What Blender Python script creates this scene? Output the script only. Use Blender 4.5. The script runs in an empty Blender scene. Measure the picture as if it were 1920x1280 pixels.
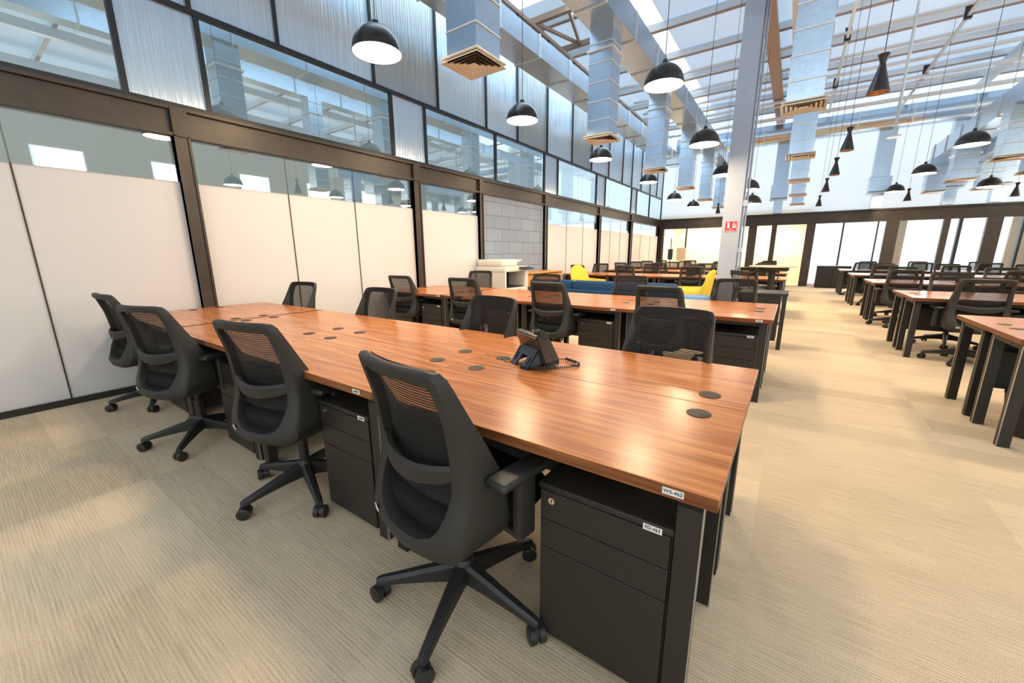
import bpy, bmesh, math, random
from mathutils import Vector, Matrix, Euler

random.seed(7)
C = bpy.context.scene.collection
sc = bpy.context.scene
PI = math.pi

# ------------------------------------------------------------------ camera
FPX, YAW, PITCH, ROLL, CAMH = 739.4, 0.60997, 0.21959, -0.00532, 1.30
cam = bpy.data.cameras.new('camera')
cam.sensor_width = 36.0
cam.lens = FPX / 1920 * 36.0
cam.clip_start = 0.03
cam.clip_end = 200
camo = bpy.data.objects.new('camera', cam)
C.objects.link(camo)
F = Vector((-math.sin(YAW) * math.cos(PITCH), math.cos(YAW) * math.cos(PITCH), -math.sin(PITCH)))
Rt = Vector((math.cos(YAW), math.sin(YAW), 0))
Up = Rt.cross(F)
R2 = Rt * math.cos(ROLL) + Up * math.sin(ROLL)
U2 = -Rt * math.sin(ROLL) + Up * math.cos(ROLL)
camo.matrix_world = Matrix(((R2.x, U2.x, -F.x, 0), (R2.y, U2.y, -F.y, 0), (R2.z, U2.z, -F.z, CAMH), (0, 0, 0, 1)))
sc.camera = camo

# ------------------------------------------------------------------ world, light, exposure
w = bpy.data.worlds.new('daylight')
sc.world = w
w.use_nodes = True
w.node_tree.nodes['Background'].inputs[0].default_value = (0.80, 0.91, 1.0, 1)
w.node_tree.nodes['Background'].inputs[1].default_value = 2.2
sc.view_settings.view_transform = 'Standard'
sc.view_settings.look = 'None'
sc.view_settings.exposure = 0.15
sc.view_settings.gamma = 1
sc.view_settings.use_curve_mapping = False
sc.cycles.max_bounces = 7
sc.cycles.diffuse_bounces = 4
sc.cycles.glossy_bounces = 4
sc.cycles.transmission_bounces = 4
sc.cycles.transparent_max_bounces = 12
sc.cycles.caustics_reflective = False
sc.cycles.caustics_refractive = False
sc.cycles.sample_clamp_indirect = 4.0
sc.cycles.use_denoising = True

SKY_COL = (0.60, 0.81, 1.0)
LAMP_COL = (1.0, 0.80, 0.52)
YB0 = -5.2
SKYLIGHT_W = 300
WINDOW_FILL_W = 300
REAR_FILL_W = 500


def area(name, loc, rot, sx, sy, power, col):
    l = bpy.data.lights.new(name, 'AREA')
    l.shape = 'RECTANGLE'
    l.size = sx
    l.size_y = sy
    l.energy = power
    l.color = col
    o = bpy.data.objects.new(name, l)
    C.objects.link(o)
    o.location = loc
    o.rotation_euler = rot
    return o


# daylight through roof skylights and windows, plus unseen fill lights added behind the camera
area('skylight_light', (-3.75, 10.2, 6.28), (0, 0, 0), 1.3, 15.6, SKYLIGHT_W * 0.8, SKY_COL)
area('skylight_light', (-8.2, 7.0, 6.28), (0, 0, 0), 1.2, 20, SKYLIGHT_W * 0.7, SKY_COL)
area('rear_fill_light', (-1.0, -4.8, 5.0), (PI / 2, 0, 0), 16, 1.6, REAR_FILL_W * 0.10, SKY_COL)  # high fill light added behind the camera, no known clerestory
area('window_and_fill_light', (2.0, -4.85, 1.9), (PI / 2, 0, 0), 7, 2.2, WINDOW_FILL_W * 0.08, (1.0, 0.90, 0.76))  # warm fill added behind the camera, not a known window
for k in range(8):
    area('window_and_fill_light', (9.48, YB0 + 2.3 + k * 2.9, 3.9), (0, PI / 2, 0), 1.5, 1.1, WINDOW_FILL_W * 0.2, (1.0, 0.92, 0.80))
area('window_and_fill_light', (3.2, 19.0, 1.3), (-PI / 2, 0, 0), 5, 2.2, WINDOW_FILL_W * 0.5, (0.95, 0.97, 1.0))
area('office_ceiling_light', (-2.4, 20.6, 2.7), (0, 0, 0), 4.5, 1.6, 190, (1.0, 0.88, 0.68))


# ------------------------------------------------------------------ materials
def new_mat(name):
    m = bpy.data.materials.new(name)
    m.use_nodes = True
    return m, m.node_tree, m.node_tree.nodes['Principled BSDF']


def N(nt, kind, **kw):
    n = nt.nodes.new(kind)
    for k, v in kw.items():
        if hasattr(n, k):
            setattr(n, k, v)
        else:
            n.inputs[k.replace('_', ' ')].default_value = v
    return n


def plain(name, col, rough=0.5, metal=0.0, noise=0.06, nscale=30, bump=0.0, spec=0.5, coat=0.0):
    m, nt, b = new_mat(name)
    tc = N(nt, 'ShaderNodeTexCoord')
    nz = N(nt, 'ShaderNodeTexNoise')
    nz.inputs['Scale'].default_value = nscale
    nz.inputs['Detail'].default_value = 3
    nt.links.new(tc.outputs['Object'], nz.inputs['Vector'])
    mx = N(nt, 'ShaderNodeMix', data_type='RGBA')
    mx.inputs[6].default_value = tuple(max(0, c * (1 - noise)) for c in col) + (1,)
    mx.inputs[7].default_value = tuple(min(1, c * (1 + noise)) for c in col) + (1,)
    nt.links.new(nz.outputs[0], mx.inputs[0])
    nt.links.new(mx.outputs[2], b.inputs['Base Color'])
    b.inputs['Roughness'].default_value = rough
    b.inputs['Metallic'].default_value = metal
    b.inputs['Specular IOR Level'].default_value = spec
    b.inputs['Coat Weight'].default_value = coat
    if bump:
        bp = N(nt, 'ShaderNodeBump')
        bp.inputs['Strength'].default_value = bump
        bp.inputs['Distance'].default_value = 0.01
        nt.links.new(nz.outputs[0], bp.inputs['Height'])
        nt.links.new(bp.outputs[0], b.inputs['Normal'])
    return m


def emit(name, col, strength):
    m = bpy.data.materials.new(name)
    m.use_nodes = True
    nt = m.node_tree
    nt.nodes.clear()
    o = N(nt, 'ShaderNodeOutputMaterial')
    e = N(nt, 'ShaderNodeEmission')
    e.inputs[0].default_value = col + (1,)
    e.inputs[1].default_value = strength
    nt.links.new(e.outputs[0], o.inputs[0])
    return m


def wood_mat(name, c0, c1, c2, rough=0.22, stretch=(0.7, 14, 14), big=2.2):
    m, nt, b = new_mat(name)
    tc = N(nt, 'ShaderNodeTexCoord')
    oi = N(nt, 'ShaderNodeObjectInfo')
    ad = N(nt, 'ShaderNodeVectorMath', operation='ADD')
    sc_ = N(nt, 'ShaderNodeVectorMath', operation='SCALE')
    sc_.inputs['Scale'].default_value = 9.0
    cmb = N(nt, 'ShaderNodeCombineXYZ')
    nt.links.new(oi.outputs['Random'], cmb.inputs[0])
    nt.links.new(oi.outputs['Random'], cmb.inputs[1])
    nt.links.new(cmb.outputs[0], sc_.inputs[0])
    nt.links.new(tc.outputs['Object'], ad.inputs[0])
    nt.links.new(sc_.outputs[0], ad.inputs[1])
    mp = N(nt, 'ShaderNodeMapping')
    mp.inputs['Scale'].default_value = stretch
    nt.links.new(ad.outputs[0], mp.inputs[0])
    n1 = N(nt, 'ShaderNodeTexNoise')
    n1.inputs['Scale'].default_value = big
    n1.inputs['Detail'].default_value = 6
    n1.inputs['Roughness'].default_value = 0.62
    n1.inputs['Distortion'].default_value = 0.35
    nt.links.new(mp.outputs[0], n1.inputs['Vector'])
    n2 = N(nt, 'ShaderNodeTexNoise')
    n2.inputs['Scale'].default_value = big * 4
    n2.inputs['Detail'].default_value = 4
    nt.links.new(mp.outputs[0], n2.inputs['Vector'])
    mi = N(nt, 'ShaderNodeMath', operation='MULTIPLY_ADD')
    mi.inputs[1].default_value = 0.3
    nt.links.new(n2.outputs[0], mi.inputs[0])
    m2 = N(nt, 'ShaderNodeMath', operation='MULTIPLY')
    m2.inputs[1].default_value = 0.7
    nt.links.new(n1.outputs[0], m2.inputs[0])
    nt.links.new(m2.outputs[0], mi.inputs[2])
    cr = N(nt, 'ShaderNodeValToRGB')
    cr.color_ramp.elements[0].position = 0.34
    cr.color_ramp.elements[0].color = c0 + (1,)
    cr.color_ramp.elements[1].position = 0.66
    cr.color_ramp.elements[1].color = c2 + (1,)
    e = cr.color_ramp.elements.new(0.5)
    e.color = c1 + (1,)
    nt.links.new(mi.outputs[0], cr.inputs[0])
    nt.links.new(cr.outputs[0], b.inputs['Base Color'])
    b.inputs['Specular IOR Level'].default_value = 0.34
    b.inputs['Roughness'].default_value = rough
    return m


def carpet_mat():
    m, nt, b = new_mat('carpet')
    L = nt.links
    tc = N(nt, 'ShaderNodeTexCoord')
    # tiles of half a metre, each its own tone
    mp = N(nt, 'ShaderNodeMapping')
    mp.inputs['Scale'].default_value = (1, 1, 1)
    L.new(tc.outputs['Object'], mp.inputs[0])
    br = N(nt, 'ShaderNodeVectorMath', operation='SNAP')
    br.inputs[1].default_value = (1.0, 0.25, 1.0)
    L.new(mp.outputs[0], br.inputs[0])
    wn = N(nt, 'ShaderNodeTexWhiteNoise')
    L.new(br.outputs[0], wn.inputs[0])
    # fine lines along x
    ms = N(nt, 'ShaderNodeMapping')
    ms.inputs['Scale'].default_value = (2.2, 75, 1)
    L.new(tc.outputs['Object'], ms.inputs[0])
    ns = N(nt, 'ShaderNodeTexNoise')
    ns.inputs['Scale'].default_value = 2.0
    ns.inputs['Detail'].default_value = 5
    ns.inputs['Roughness'].default_value = 0.7
    L.new(ms.outputs[0], ns.inputs['Vector'])
    nf = N(nt, 'ShaderNodeTexNoise')
    nf.inputs['Scale'].default_value = 260
    nf.inputs['Detail'].default_value = 2
    L.new(tc.outputs['Object'], nf.inputs['Vector'])
    nb = N(nt, 'ShaderNodeTexNoise')
    nb.inputs['Scale'].default_value = 0.9
    nb.inputs['Detail'].default_value = 3
    L.new(tc.outputs['Object'], nb.inputs['Vector'])

    def mad(a, k, c):
        n = N(nt, 'ShaderNodeMath', operation='MULTIPLY_ADD')
        n.inputs[1].default_value = k
        L.new(a, n.inputs[0])
        if isinstance(c, (int, float)):
            n.inputs[2].default_value = c
        else:
            L.new(c, n.inputs[2])
        return n.outputs[0]
    sx = N(nt, 'ShaderNodeSeparateXYZ')
    L.new(tc.outputs['Object'], sx.inputs[0])
    ph_ = mad(sx.outputs[1], 2 * PI / 0.013, mad(nb.outputs[0], 9.0, 0.0))
    sn = N(nt, 'ShaderNodeMath', operation='SINE')
    L.new(ph_, sn.inputs[0])
    v = mad(sn.outputs[0], 0.055, 0.12)
    v = mad(ns.outputs[0], 0.68, v)
    v = mad(nf.outputs[0], 0.68, v)
    v = mad(wn.outputs[0], 0.12, v)
    v = mad(nb.outputs[0], 0.25, v)
    cr = N(nt, 'ShaderNodeValToRGB')
    cr.color_ramp.elements[0].position = 0.62
    cr.color_ramp.elements[0].color = (0.25, 0.185, 0.11, 1)
    cr.color_ramp.elements[1].position = 1.12
    cr.color_ramp.elements[1].color = (0.80, 0.63, 0.43, 1)
    sb = N(nt, 'ShaderNodeMath', operation='SUBTRACT')
    sb.inputs[1].default_value = 0.12
    L.new(v, sb.inputs[0])
    L.new(sb.outputs[0], cr.inputs[0])
    cr.color_ramp.elements[0].position = 0.45
    cr.color_ramp.elements[1].position = 0.98
    L.new(cr.outputs[0], b.inputs['Base Color'])
    b.inputs['Roughness'].default_value = 0.95
    b.inputs['Specular IOR Level'].default_value = 0.1
    bp = N(nt, 'ShaderNodeBump')
    bp.inputs['Strength'].default_value = 0.5
    bp.inputs['Distance'].default_value = 0.006
    L.new(v, bp.inputs['Height'])
    L.new(bp.outputs[0], b.inputs['Normal'])
    return m


def mesh_fabric(name, stripes=True):
    m = bpy.data.materials.new(name)
    m.use_nodes = True
    nt = m.node_tree
    nt.nodes.clear()
    L = nt.links
    o = N(nt, 'ShaderNodeOutputMaterial')
    d = N(nt, 'ShaderNodeBsdfDiffuse')
    d.inputs[0].default_value = (0.035, 0.033, 0.031, 1)
    t = N(nt, 'ShaderNodeBsdfTransparent')
    mx = N(nt, 'ShaderNodeMixShader')
    L.new(t.outputs[0], mx.inputs[1])
    L.new(d.outputs[0], mx.inputs[2])
    if stripes:
        tc = N(nt, 'ShaderNodeTexCoord')
        se = N(nt, 'ShaderNodeSeparateXYZ')
        L.new(tc.outputs['Object'], se.inputs[0])
        a = N(nt, 'ShaderNodeMath', operation='MULTIPLY')
        a.inputs[1].default_value = 2 * PI / 0.0095
        L.new(se.outputs[2], a.inputs[0])
        s = N(nt, 'ShaderNodeMath', operation='SINE')
        L.new(a.outputs[0], s.inputs[0])
        g = N(nt, 'ShaderNodeMapRange')
        g.inputs['From Min'].default_value = -0.6
        g.inputs['From Max'].default_value = -0.25
        g.inputs['To Min'].default_value = 0.5
        g.inputs['To Max'].default_value = 0.97
        L.new(s.outputs[0], g.inputs[0])
        L.new(g.outputs[0], mx.inputs[0])
    else:
        mx.inputs[0].default_value = 0.72
    L.new(mx.outputs[0], o.inputs[0])
    return m


def glass_mat(name, base=0.12, ior=1.55, tint=(0.86, 0.95, 0.97), rough=0.0):
    m = bpy.data.materials.new(name)
    m.use_nodes = True
    nt = m.node_tree
    nt.nodes.clear()
    L = nt.links
    o = N(nt, 'ShaderNodeOutputMaterial')
    g = N(nt, 'ShaderNodeBsdfGlossy')
    g.inputs['Roughness'].default_value = rough
    g.inputs[0].default_value = (0.86, 0.96, 1.0, 1)
    t = N(nt, 'ShaderNodeBsdfTransparent')
    t.inputs[0].default_value = tint + (1,)
    fr = N(nt, 'ShaderNodeFresnel')
    fr.inputs[0].default_value = ior
    ma = N(nt, 'ShaderNodeMath', operation='MULTIPLY_ADD', use_clamp=True)
    ma.inputs[1].default_value = 1.0
    ma.inputs[2].default_value = base
    L.new(fr.outputs[0], ma.inputs[0])
    mx = N(nt, 'ShaderNodeMixShader')
    L.new(ma.outputs[0], mx.inputs[0])
    L.new(t.outputs[0], mx.inputs[1])
    L.new(g.outputs[0], mx.inputs[2])
    L.new(mx.outputs[0], o.inputs[0])
    return m


def galv(name, col, rough=0.32, metal=0.85, bstr=0.25):
    # zinc spangle
    m, nt, b = new_mat(name)
    L = nt.links
    tc = N(nt, 'ShaderNodeTexCoord')
    vo = N(nt, 'ShaderNodeTexVoronoi')
    vo.inputs['Scale'].default_value = 28
    L.new(tc.outputs['Object'], vo.inputs['Vector'])
    nz = N(nt, 'ShaderNodeTexNoise')
    nz.inputs['Scale'].default_value = 2.5
    nz.inputs['Detail'].default_value = 4
    L.new(tc.outputs['Object'], nz.inputs['Vector'])
    mx = N(nt, 'ShaderNodeMix', data_type='RGBA')
    mx.inputs[6].default_value = tuple(c * 0.93 for c in col) + (1,)
    mx.inputs[7].default_value = tuple(min(1, c * 1.05) for c in col) + (1,)
    L.new(vo.outputs['Color'], mx.inputs[0])
    L.new(mx.outputs[2], b.inputs['Base Color'])
    b.inputs['Metallic'].default_value = metal
    b.inputs['Roughness'].default_value = rough
    bp = N(nt, 'ShaderNodeBump')
    bp.inputs['Strength'].default_value = bstr
    bp.inputs['Distance'].default_value = 0.03
    L.new(nz.outputs[0], bp.inputs['Height'])
    L.new(bp.outputs[0], b.inputs['Normal'])
    return m


def poly_mat(name, col, metal=0.55, rough=0.22):
    """multiwall polycarbonate sheet: fine vertical flutes"""
    m, nt, b = new_mat(name)
    L = nt.links
    tc = N(nt, 'ShaderNodeTexCoord')
    mp = N(nt, 'ShaderNodeMapping')
    mp.inputs['Scale'].default_value = (1, 45, 0.6)
    L.new(tc.outputs['Object'], mp.inputs[0])
    nz = N(nt, 'ShaderNodeTexNoise')
    nz.inputs['Scale'].default_value = 1.0
    nz.inputs['Detail'].default_value = 3
    L.new(mp.outputs[0], nz.inputs['Vector'])
    mx = N(nt, 'ShaderNodeMix', data_type='RGBA')
    mx.inputs[6].default_value = tuple(c * 0.78 for c in col) + (1,)
    mx.inputs[7].default_value = tuple(min(1, c * 1.2) for c in col) + (1,)
    L.new(nz.outputs[0], mx.inputs[0])
    L.new(mx.outputs[2], b.inputs['Base Color'])
    b.inputs['Metallic'].default_value = metal
    b.inputs['Roughness'].default_value = rough
    bp = N(nt, 'ShaderNodeBump')
    bp.inputs['Strength'].default_value = 0.6
    bp.inputs['Distance'].default_value = 0.014
    L.new(nz.outputs[0], bp.inputs['Height'])
    L.new(bp.outputs[0], b.inputs['Normal'])
    return m


def block_mat():
    m, nt, b = new_mat('painted_blocks')
    L = nt.links
    tc = N(nt, 'ShaderNodeTexCoord')
    se = N(nt, 'ShaderNodeSeparateXYZ')
    L.new(tc.outputs['Object'], se.inputs[0])
    cm = N(nt, 'ShaderNodeCombineXYZ')
    L.new(se.outputs[1], cm.inputs[0])
    L.new(se.outputs[2], cm.inputs[1])
    br = N(nt, 'ShaderNodeTexBrick')
    br.inputs['Scale'].default_value = 1.0
    br.inputs['Brick Width'].default_value = 0.52
    br.inputs['Row Height'].default_value = 0.258
    br.inputs['Mortar Size'].default_value = 0.006
    br.inputs['Color1'].default_value = (0.24, 0.295, 0.385, 1)
    br.inputs['Color2'].default_value = (0.28, 0.335, 0.425, 1)
    br.inputs['Mortar'].default_value = (0.14, 0.16, 0.2, 1)
    L.new(cm.outputs[0], br.inputs['Vector'])
    L.new(br.outputs[0], b.inputs['Base Color'])
    b.inputs['Roughness'].default_value = 0.7
    bp = N(nt, 'ShaderNodeBump', invert=True)
    bp.inputs['Strength'].default_value = 0.6
    bp.inputs['Distance'].default_value = 0.01
    L.new(br.outputs['Fac'], bp.inputs['Height'])
    L.new(bp.outputs[0], b.inputs['Normal'])
    return m


def roof_mat():
    m, nt, b = new_mat('roof_sheet')
    L = nt.links
    tc = N(nt, 'ShaderNodeTexCoord')
    nz = N(nt, 'ShaderNodeTexNoise')
    nz.inputs['Scale'].default_value = 14
    nz.inputs['Detail'].default_value = 5
    L.new(tc.outputs['Object'], nz.inputs['Vector'])
    mx = N(nt, 'ShaderNodeMix', data_type='RGBA')
    mx.inputs[6].default_value = (0.58, 0.66, 0.76, 1)
    mx.inputs[7].default_value = (0.72, 0.80, 0.90, 1)
    L.new(nz.outputs[0], mx.inputs[0])
    L.new(mx.outputs[2], b.inputs['Base Color'])
    b.inputs['Roughness'].default_value = 0.5
    bp = N(nt, 'ShaderNodeBump')
    bp.inputs['Strength'].default_value = 0.4
    bp.inputs['Distance'].default_value = 0.02
    L.new(nz.outputs[0], bp.inputs['Height'])
    L.new(bp.outputs[0], b.inputs['Normal'])
    t = N(nt, 'ShaderNodeBsdfTranslucent')
    t.inputs[0].default_value = (0.62, 0.78, 0.95, 1)
    ms = N(nt, 'ShaderNodeMixShader')
    ms.inputs[0].default_value = 0.27
    L.new(b.outputs[0], ms.inputs[1])
    L.new(t.outputs[0], ms.inputs[2])
    L.new(ms.outputs[0], nt.nodes['Material Output'].inputs[0])
    return m


def translucent_wall():
    """pale translucent sheeting with daylight behind it"""
    m = bpy.data.materials.new('translucent_sheeting')
    m.use_nodes = True
    nt = m.node_tree
    nt.nodes.clear()
    o = N(nt, 'ShaderNodeOutputMaterial')
    d = N(nt, 'ShaderNodeBsdfDiffuse')
    d.inputs[0].default_value = (0.85, 0.90, 0.93, 1)
    t = N(nt, 'ShaderNodeBsdfTranslucent')
    t.inputs[0].default_value = (0.88, 0.92, 0.95, 1)
    mx = N(nt, 'ShaderNodeMixShader')
    mx.inputs[0].default_value = 0.5
    nt.links.new(d.outputs[0], mx.inputs[1])
    nt.links.new(t.outputs[0], mx.inputs[2])
    nt.links.new(mx.outputs[0], o.inputs[0])
    return m


M = {}
M['carpet'] = carpet_mat()
M['wood'] = wood_mat('desk_laminate', (0.30, 0.086, 0.023), (0.53, 0.185, 0.055), (0.70, 0.30, 0.105), 0.25)
M['wood_edge'] = wood_mat('desk_side_dark', (0.10, 0.030, 0.009), (0.20, 0.065, 0.020), (0.30, 0.11, 0.035), 0.35)
M['pine'] = wood_mat('pine', (0.55, 0.21, 0.045), (0.66, 0.28, 0.07), (0.75, 0.36, 0.10), 0.4, (1, 10, 10), 1.6)
M['palewood'] = wood_mat('pale_wood', (0.72, 0.60, 0.40), (0.80, 0.70, 0.50), (0.86, 0.77, 0.58), 0.35)
M['black_metal'] = plain('black_powder_coat', (0.020, 0.017, 0.013), 0.48, 0.0, 0.25, 60, 0.05)
M['black_plastic'] = plain('black_plastic', (0.020, 0.019, 0.018), 0.45, 0, 0.2, 220, 0.15)
M['grey_plastic'] = plain('charcoal_plastic', (0.021, 0.0195, 0.017), 0.55, 0, 0.15, 200, 0.1)
M['black_fabric'] = plain('black_fabric', (0.016, 0.016, 0.016), 0.9, 0, 0.5, 350, 0.4, 0.2)
M['panel_dark'] = plain('black_panel', (0.012, 0.012, 0.012), 0.6, 0, 0.1, 50)
M['mesh'] = mesh_fabric('chair_mesh', True)
M['mesh_far'] = mesh_fabric('chair_mesh_plain', False)
M['edge_steel'] = plain('pale_edge', (0.50, 0.47, 0.42), 0.35, 0.7)
M['bronze'] = plain('dark_steel', (0.058, 0.044, 0.034), 0.38, 0.3, 0.35, 6, 0.1)
M['black_frame'] = plain('black_frame', (0.02, 0.022, 0.026), 0.4, 0.2, 0.2, 20)
M['white_film'] = plain('white_film', (0.70, 0.685, 0.685), 0.35, 0, 0.01, 3, 0, 0.5)
M['glass'] = glass_mat('clear_glass', 0.30, 1.5)
M['glass_up'] = glass_mat('upper_glass', 0.38, 1.6)
M['glass_far'] = glass_mat('far_glass', 0.02, 1.45, (0.97, 0.98, 0.98))
M['poly'] = poly_mat('polycarbonate', (0.60, 0.72, 0.82))
M['poly_dark'] = poly_mat('polycarbonate_dark', (0.40, 0.44, 0.44))
M['blocks'] = block_mat()
M['galv'] = galv('galvanised_steel', (0.56, 0.67, 0.78), 0.27, 0.97, 0.12)
M['galv_seam'] = galv('duct_flange', (0.80, 0.86, 0.90), 0.4, 0.5)
M['seam_white'] = plain('folded_seam', (0.85, 0.90, 0.94), 0.4, 0.0)
M['roof'] = roof_mat()
M['white_steel'] = plain('white_purlin', (0.72, 0.77, 0.80), 0.4, 0.1)
M['brown_steel'] = plain('brown_steel', (0.36, 0.26, 0.20), 0.5, 0.2)
M['column_paint'] = plain('column_paint', (0.41, 0.48, 0.60), 0.45, 0, 0.05, 8, 0.05)
M['diffuser'] = plain('diffuser_blade', (0.70, 0.66, 0.60), 0.45, 0.0)
M['dark_void'] = plain('dark_void', (0.05, 0.035, 0.025), 0.9)
M['white_wall'] = translucent_wall()
M['cream_wall'] = plain('cream_wall', (0.80, 0.72, 0.58), 0.8, 0, 0.03, 3)
M['grey_wall'] = plain('grey_cream_wall', (0.50, 0.48, 0.42), 0.8, 0, 0.03, 3)
M['skylight'] = emit('skylight_sheet', (0.80, 0.91, 1.0), 1.3)
M['bulb'] = emit('lamp_diffuser', (1.0, 0.75, 0.46), 96.0)
M['bulb_cone'] = emit('cone_bulb', (1.0, 0.6, 0.25), 3.0)
M['dome'] = plain('dome_black', (0.035, 0.030, 0.027), 0.28, 0.4, 0.15, 40)
M['dome_in'] = plain('dome_inside', (0.85, 0.76, 0.6), 0.5)
M['copper'] = plain('copper', (0.65, 0.28, 0.10), 0.3, 0.9)
M['label'] = plain('label_paper', (0.80, 0.79, 0.74), 0.5)
M['ink'] = plain('ink', (0.02, 0.02, 0.02), 0.6)
M['grommet'] = plain('grommet', (0.05, 0.032, 0.02), 0.6, 0, 0.15, 90)
M['chrome'] = plain('lock_chrome', (0.75, 0.72, 0.62), 0.2, 0.95)
M['phone'] = plain('phone_black', (0.018, 0.017, 0.017), 0.22, 0, 0.1, 60, 0.0, 0.5, 0.3)
M['phone_blue'] = plain('phone_stand', (0.035, 0.055, 0.075), 0.35)
M['blue_fabric'] = plain('blue_sofa_fabric', (0.018, 0.060, 0.14), 0.9, 0, 0.35, 180, 0.3, 0.2)
M['light_blue'] = plain('light_blue_fabric', (0.12, 0.25, 0.48), 0.9, 0, 0.2, 180, 0.3)
M['yellow_fabric'] = plain('yellow_fabric', (0.85, 0.56, 0.05), 0.8, 0, 0.08, 160, 0.2)
M['printer'] = plain('printer_plastic', (0.78, 0.72, 0.63), 0.45, 0, 0.02)
M['red'] = plain('sign_red', (0.65, 0.02, 0.03), 0.4)
M['sign_white'] = plain('sign_white', (0.9, 0.92, 0.86), 0.5)
M['red_floor'] = plain('red_paving', (0.55, 0.16, 0.10), 0.7)
M['paving'] = plain('pale_paving', (0.7, 0.68, 0.64), 0.8)
M['cream_board'] = plain('cream_board', (0.62, 0.46, 0.32), 0.6)


# ------------------------------------------------------------------ mesh helpers
class MB:
    def __init__(self):
        self.bm = bmesh.new()

    def box(self, x0, x1, y0, y1, z0, z1, bev=0.0, seg=2, mi=0):
        b2 = bmesh.new()
        bmesh.ops.create_cube(b2, size=1.0)
        for f in b2.faces:
            f.material_index = mi
        for v in b2.verts:
            v.co = Vector(((x0 + x1) / 2 + v.co.x * (x1 - x0), (y0 + y1) / 2 + v.co.y * (y1 - y0), (z0 + z1) / 2 + v.co.z * (z1 - z0)))
        if bev:
            bmesh.ops.bevel(b2, geom=list(b2.edges), offset=bev, segments=seg, profile=0.5, affect='EDGES')
        self._merge(b2)
        return self

    def _merge(self, b2, mat=None):
        if mat is not None:
            bmesh.ops.transform(b2, matrix=mat, verts=b2.verts)
        me = bpy.data.meshes.new('tmp')
        b2.to_mesh(me)
        b2.free()
        self.bm.from_mesh(me)
        bpy.data.meshes.remove(me)

    def add(self, other, mat=None):
        self._merge(other.bm, mat)
        return self

    def tube(self, pts, r, n=8, cap=True):
        pts = [Vector(p) for p in pts]
        rs = r if isinstance(r, (list, tuple)) else [r] * len(pts)
        rings = []
        for i, p in enumerate(pts):
            a = pts[max(0, i - 1)]
            b = pts[min(len(pts) - 1, i + 1)]
            t = (b - a).normalized()
            ref = Vector((0, 0, 1)) if abs(t.z) < 0.95 else Vector((1, 0, 0))
            u = t.cross(ref).normalized()
            v = t.cross(u)
            rings.append([self.bm.verts.new(p + (u * math.cos(2 * PI * k / n) + v * math.sin(2 * PI * k / n)) * rs[i]) for k in range(n)])
        for a, b in zip(rings, rings[1:]):
            for k in range(n):
                self.bm.faces.new((a[k], a[(k + 1) % n], b[(k + 1) % n], b[k]))
        if cap:
            self.bm.faces.new(rings[0])
            self.bm.faces.new(list(reversed(rings[-1])))
        return self

    def bar(self, a, b, w, h):
        """square bar between two points, width w (sideways) and height h"""
        a, b = Vector(a), Vector(b)
        t = (b - a).normalized()
        ref = Vector((0, 0, 1)) if abs(t.z) < 0.95 else Vector((0, 1, 0))
        u = t.cross(ref).normalized() * w / 2
        v = t.cross(u).normalized() * h / 2
        q = [[self.bm.verts.new(p + u * i + v * j) for i, j in ((-1, -1), (1, -1), (1, 1), (-1, 1))] for p in (a, b)]
        for k in range(4):
            self.bm.faces.new((q[0][k], q[0][(k + 1) % 4], q[1][(k + 1) % 4], q[1][k]))
        self.bm.faces.new(q[0])
        self.bm.faces.new(list(reversed(q[1])))
        return self

    def lathe(self, prof, n=24, c=(0, 0, 0)):
        rings = []
        for r, z in prof:
            if r < 1e-6:
                rings.append([self.bm.verts.new((c[0], c[1], c[2] + z))])
            else:
                rings.append([self.bm.verts.new((c[0] + r * math.cos(2 * PI * k / n), c[1] + r * math.sin(2 * PI * k / n), c[2] + z)) for k in range(n)])
        for a, b in zip(rings, rings[1:]):
            for k in range(n):
                k2 = (k + 1) % n
                if len(a) == 1 and len(b) == 1:
                    continue
                if len(a) == 1:
                    self.bm.faces.new((a[0], b[k], b[k2]))
                elif len(b) == 1:
                    self.bm.faces.new((a[k], a[k2], b[0]))
                else:
                    self.bm.faces.new((a[k], a[k2], b[k2], b[k]))
        return self

    def quad(self, *p):
        self.bm.faces.new([self.bm.verts.new(q) for q in p])
        return self

    def loft(self, rings, closed=True, caps=False):
        rs = [[self.bm.verts.new(p) for p in r] for r in rings]
        n = len(rs[0])
        for a, b in zip(rs, rs[1:]):
            for k in range(n if closed else n - 1):
                self.bm.faces.new((a[k], a[(k + 1) % n], b[(k + 1) % n], b[k]))
        if caps:
            self.bm.faces.new(list(reversed(rs[0])))
            self.bm.faces.new(rs[-1])
        return self

    def prism(self, poly, x0, x1):
        """poly in (y, z), extruded along x"""
        a = [self.bm.verts.new((x0, y, z)) for y, z in poly]
        b = [self.bm.verts.new((x1, y, z)) for y, z in poly]
        n = len(poly)
        for k in range(n):
            self.bm.faces.new((a[k], a[(k + 1) % n], b[(k + 1) % n], b[k]))
        self.bm.faces.new(list(reversed(a)))
        self.bm.faces.new(b)
        return self

    def build(self, name, m, parent=None, smooth=True, angle=0.6):
        bmesh.ops.recalc_face_normals(self.bm, faces=self.bm.faces)
        me = bpy.data.meshes.new(name)
        self.bm.to_mesh(me)
        self.bm.free()
        me.materials.append(M[m] if isinstance(m, str) else m)
        if smooth:
            me.shade_smooth()
            me.set_sharp_from_angle(angle=angle)
        o = bpy.data.objects.new(name, me)
        C.objects.link(o)
        if parent is not None:
            o.parent = parent
        return o


def tag(o, label=None, cat=None, group=None, kind=None):
    if label: o['label'] = label
    if cat: o['category'] = cat
    if group: o['group'] = group
    if kind: o['kind'] = kind
    return o


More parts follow.
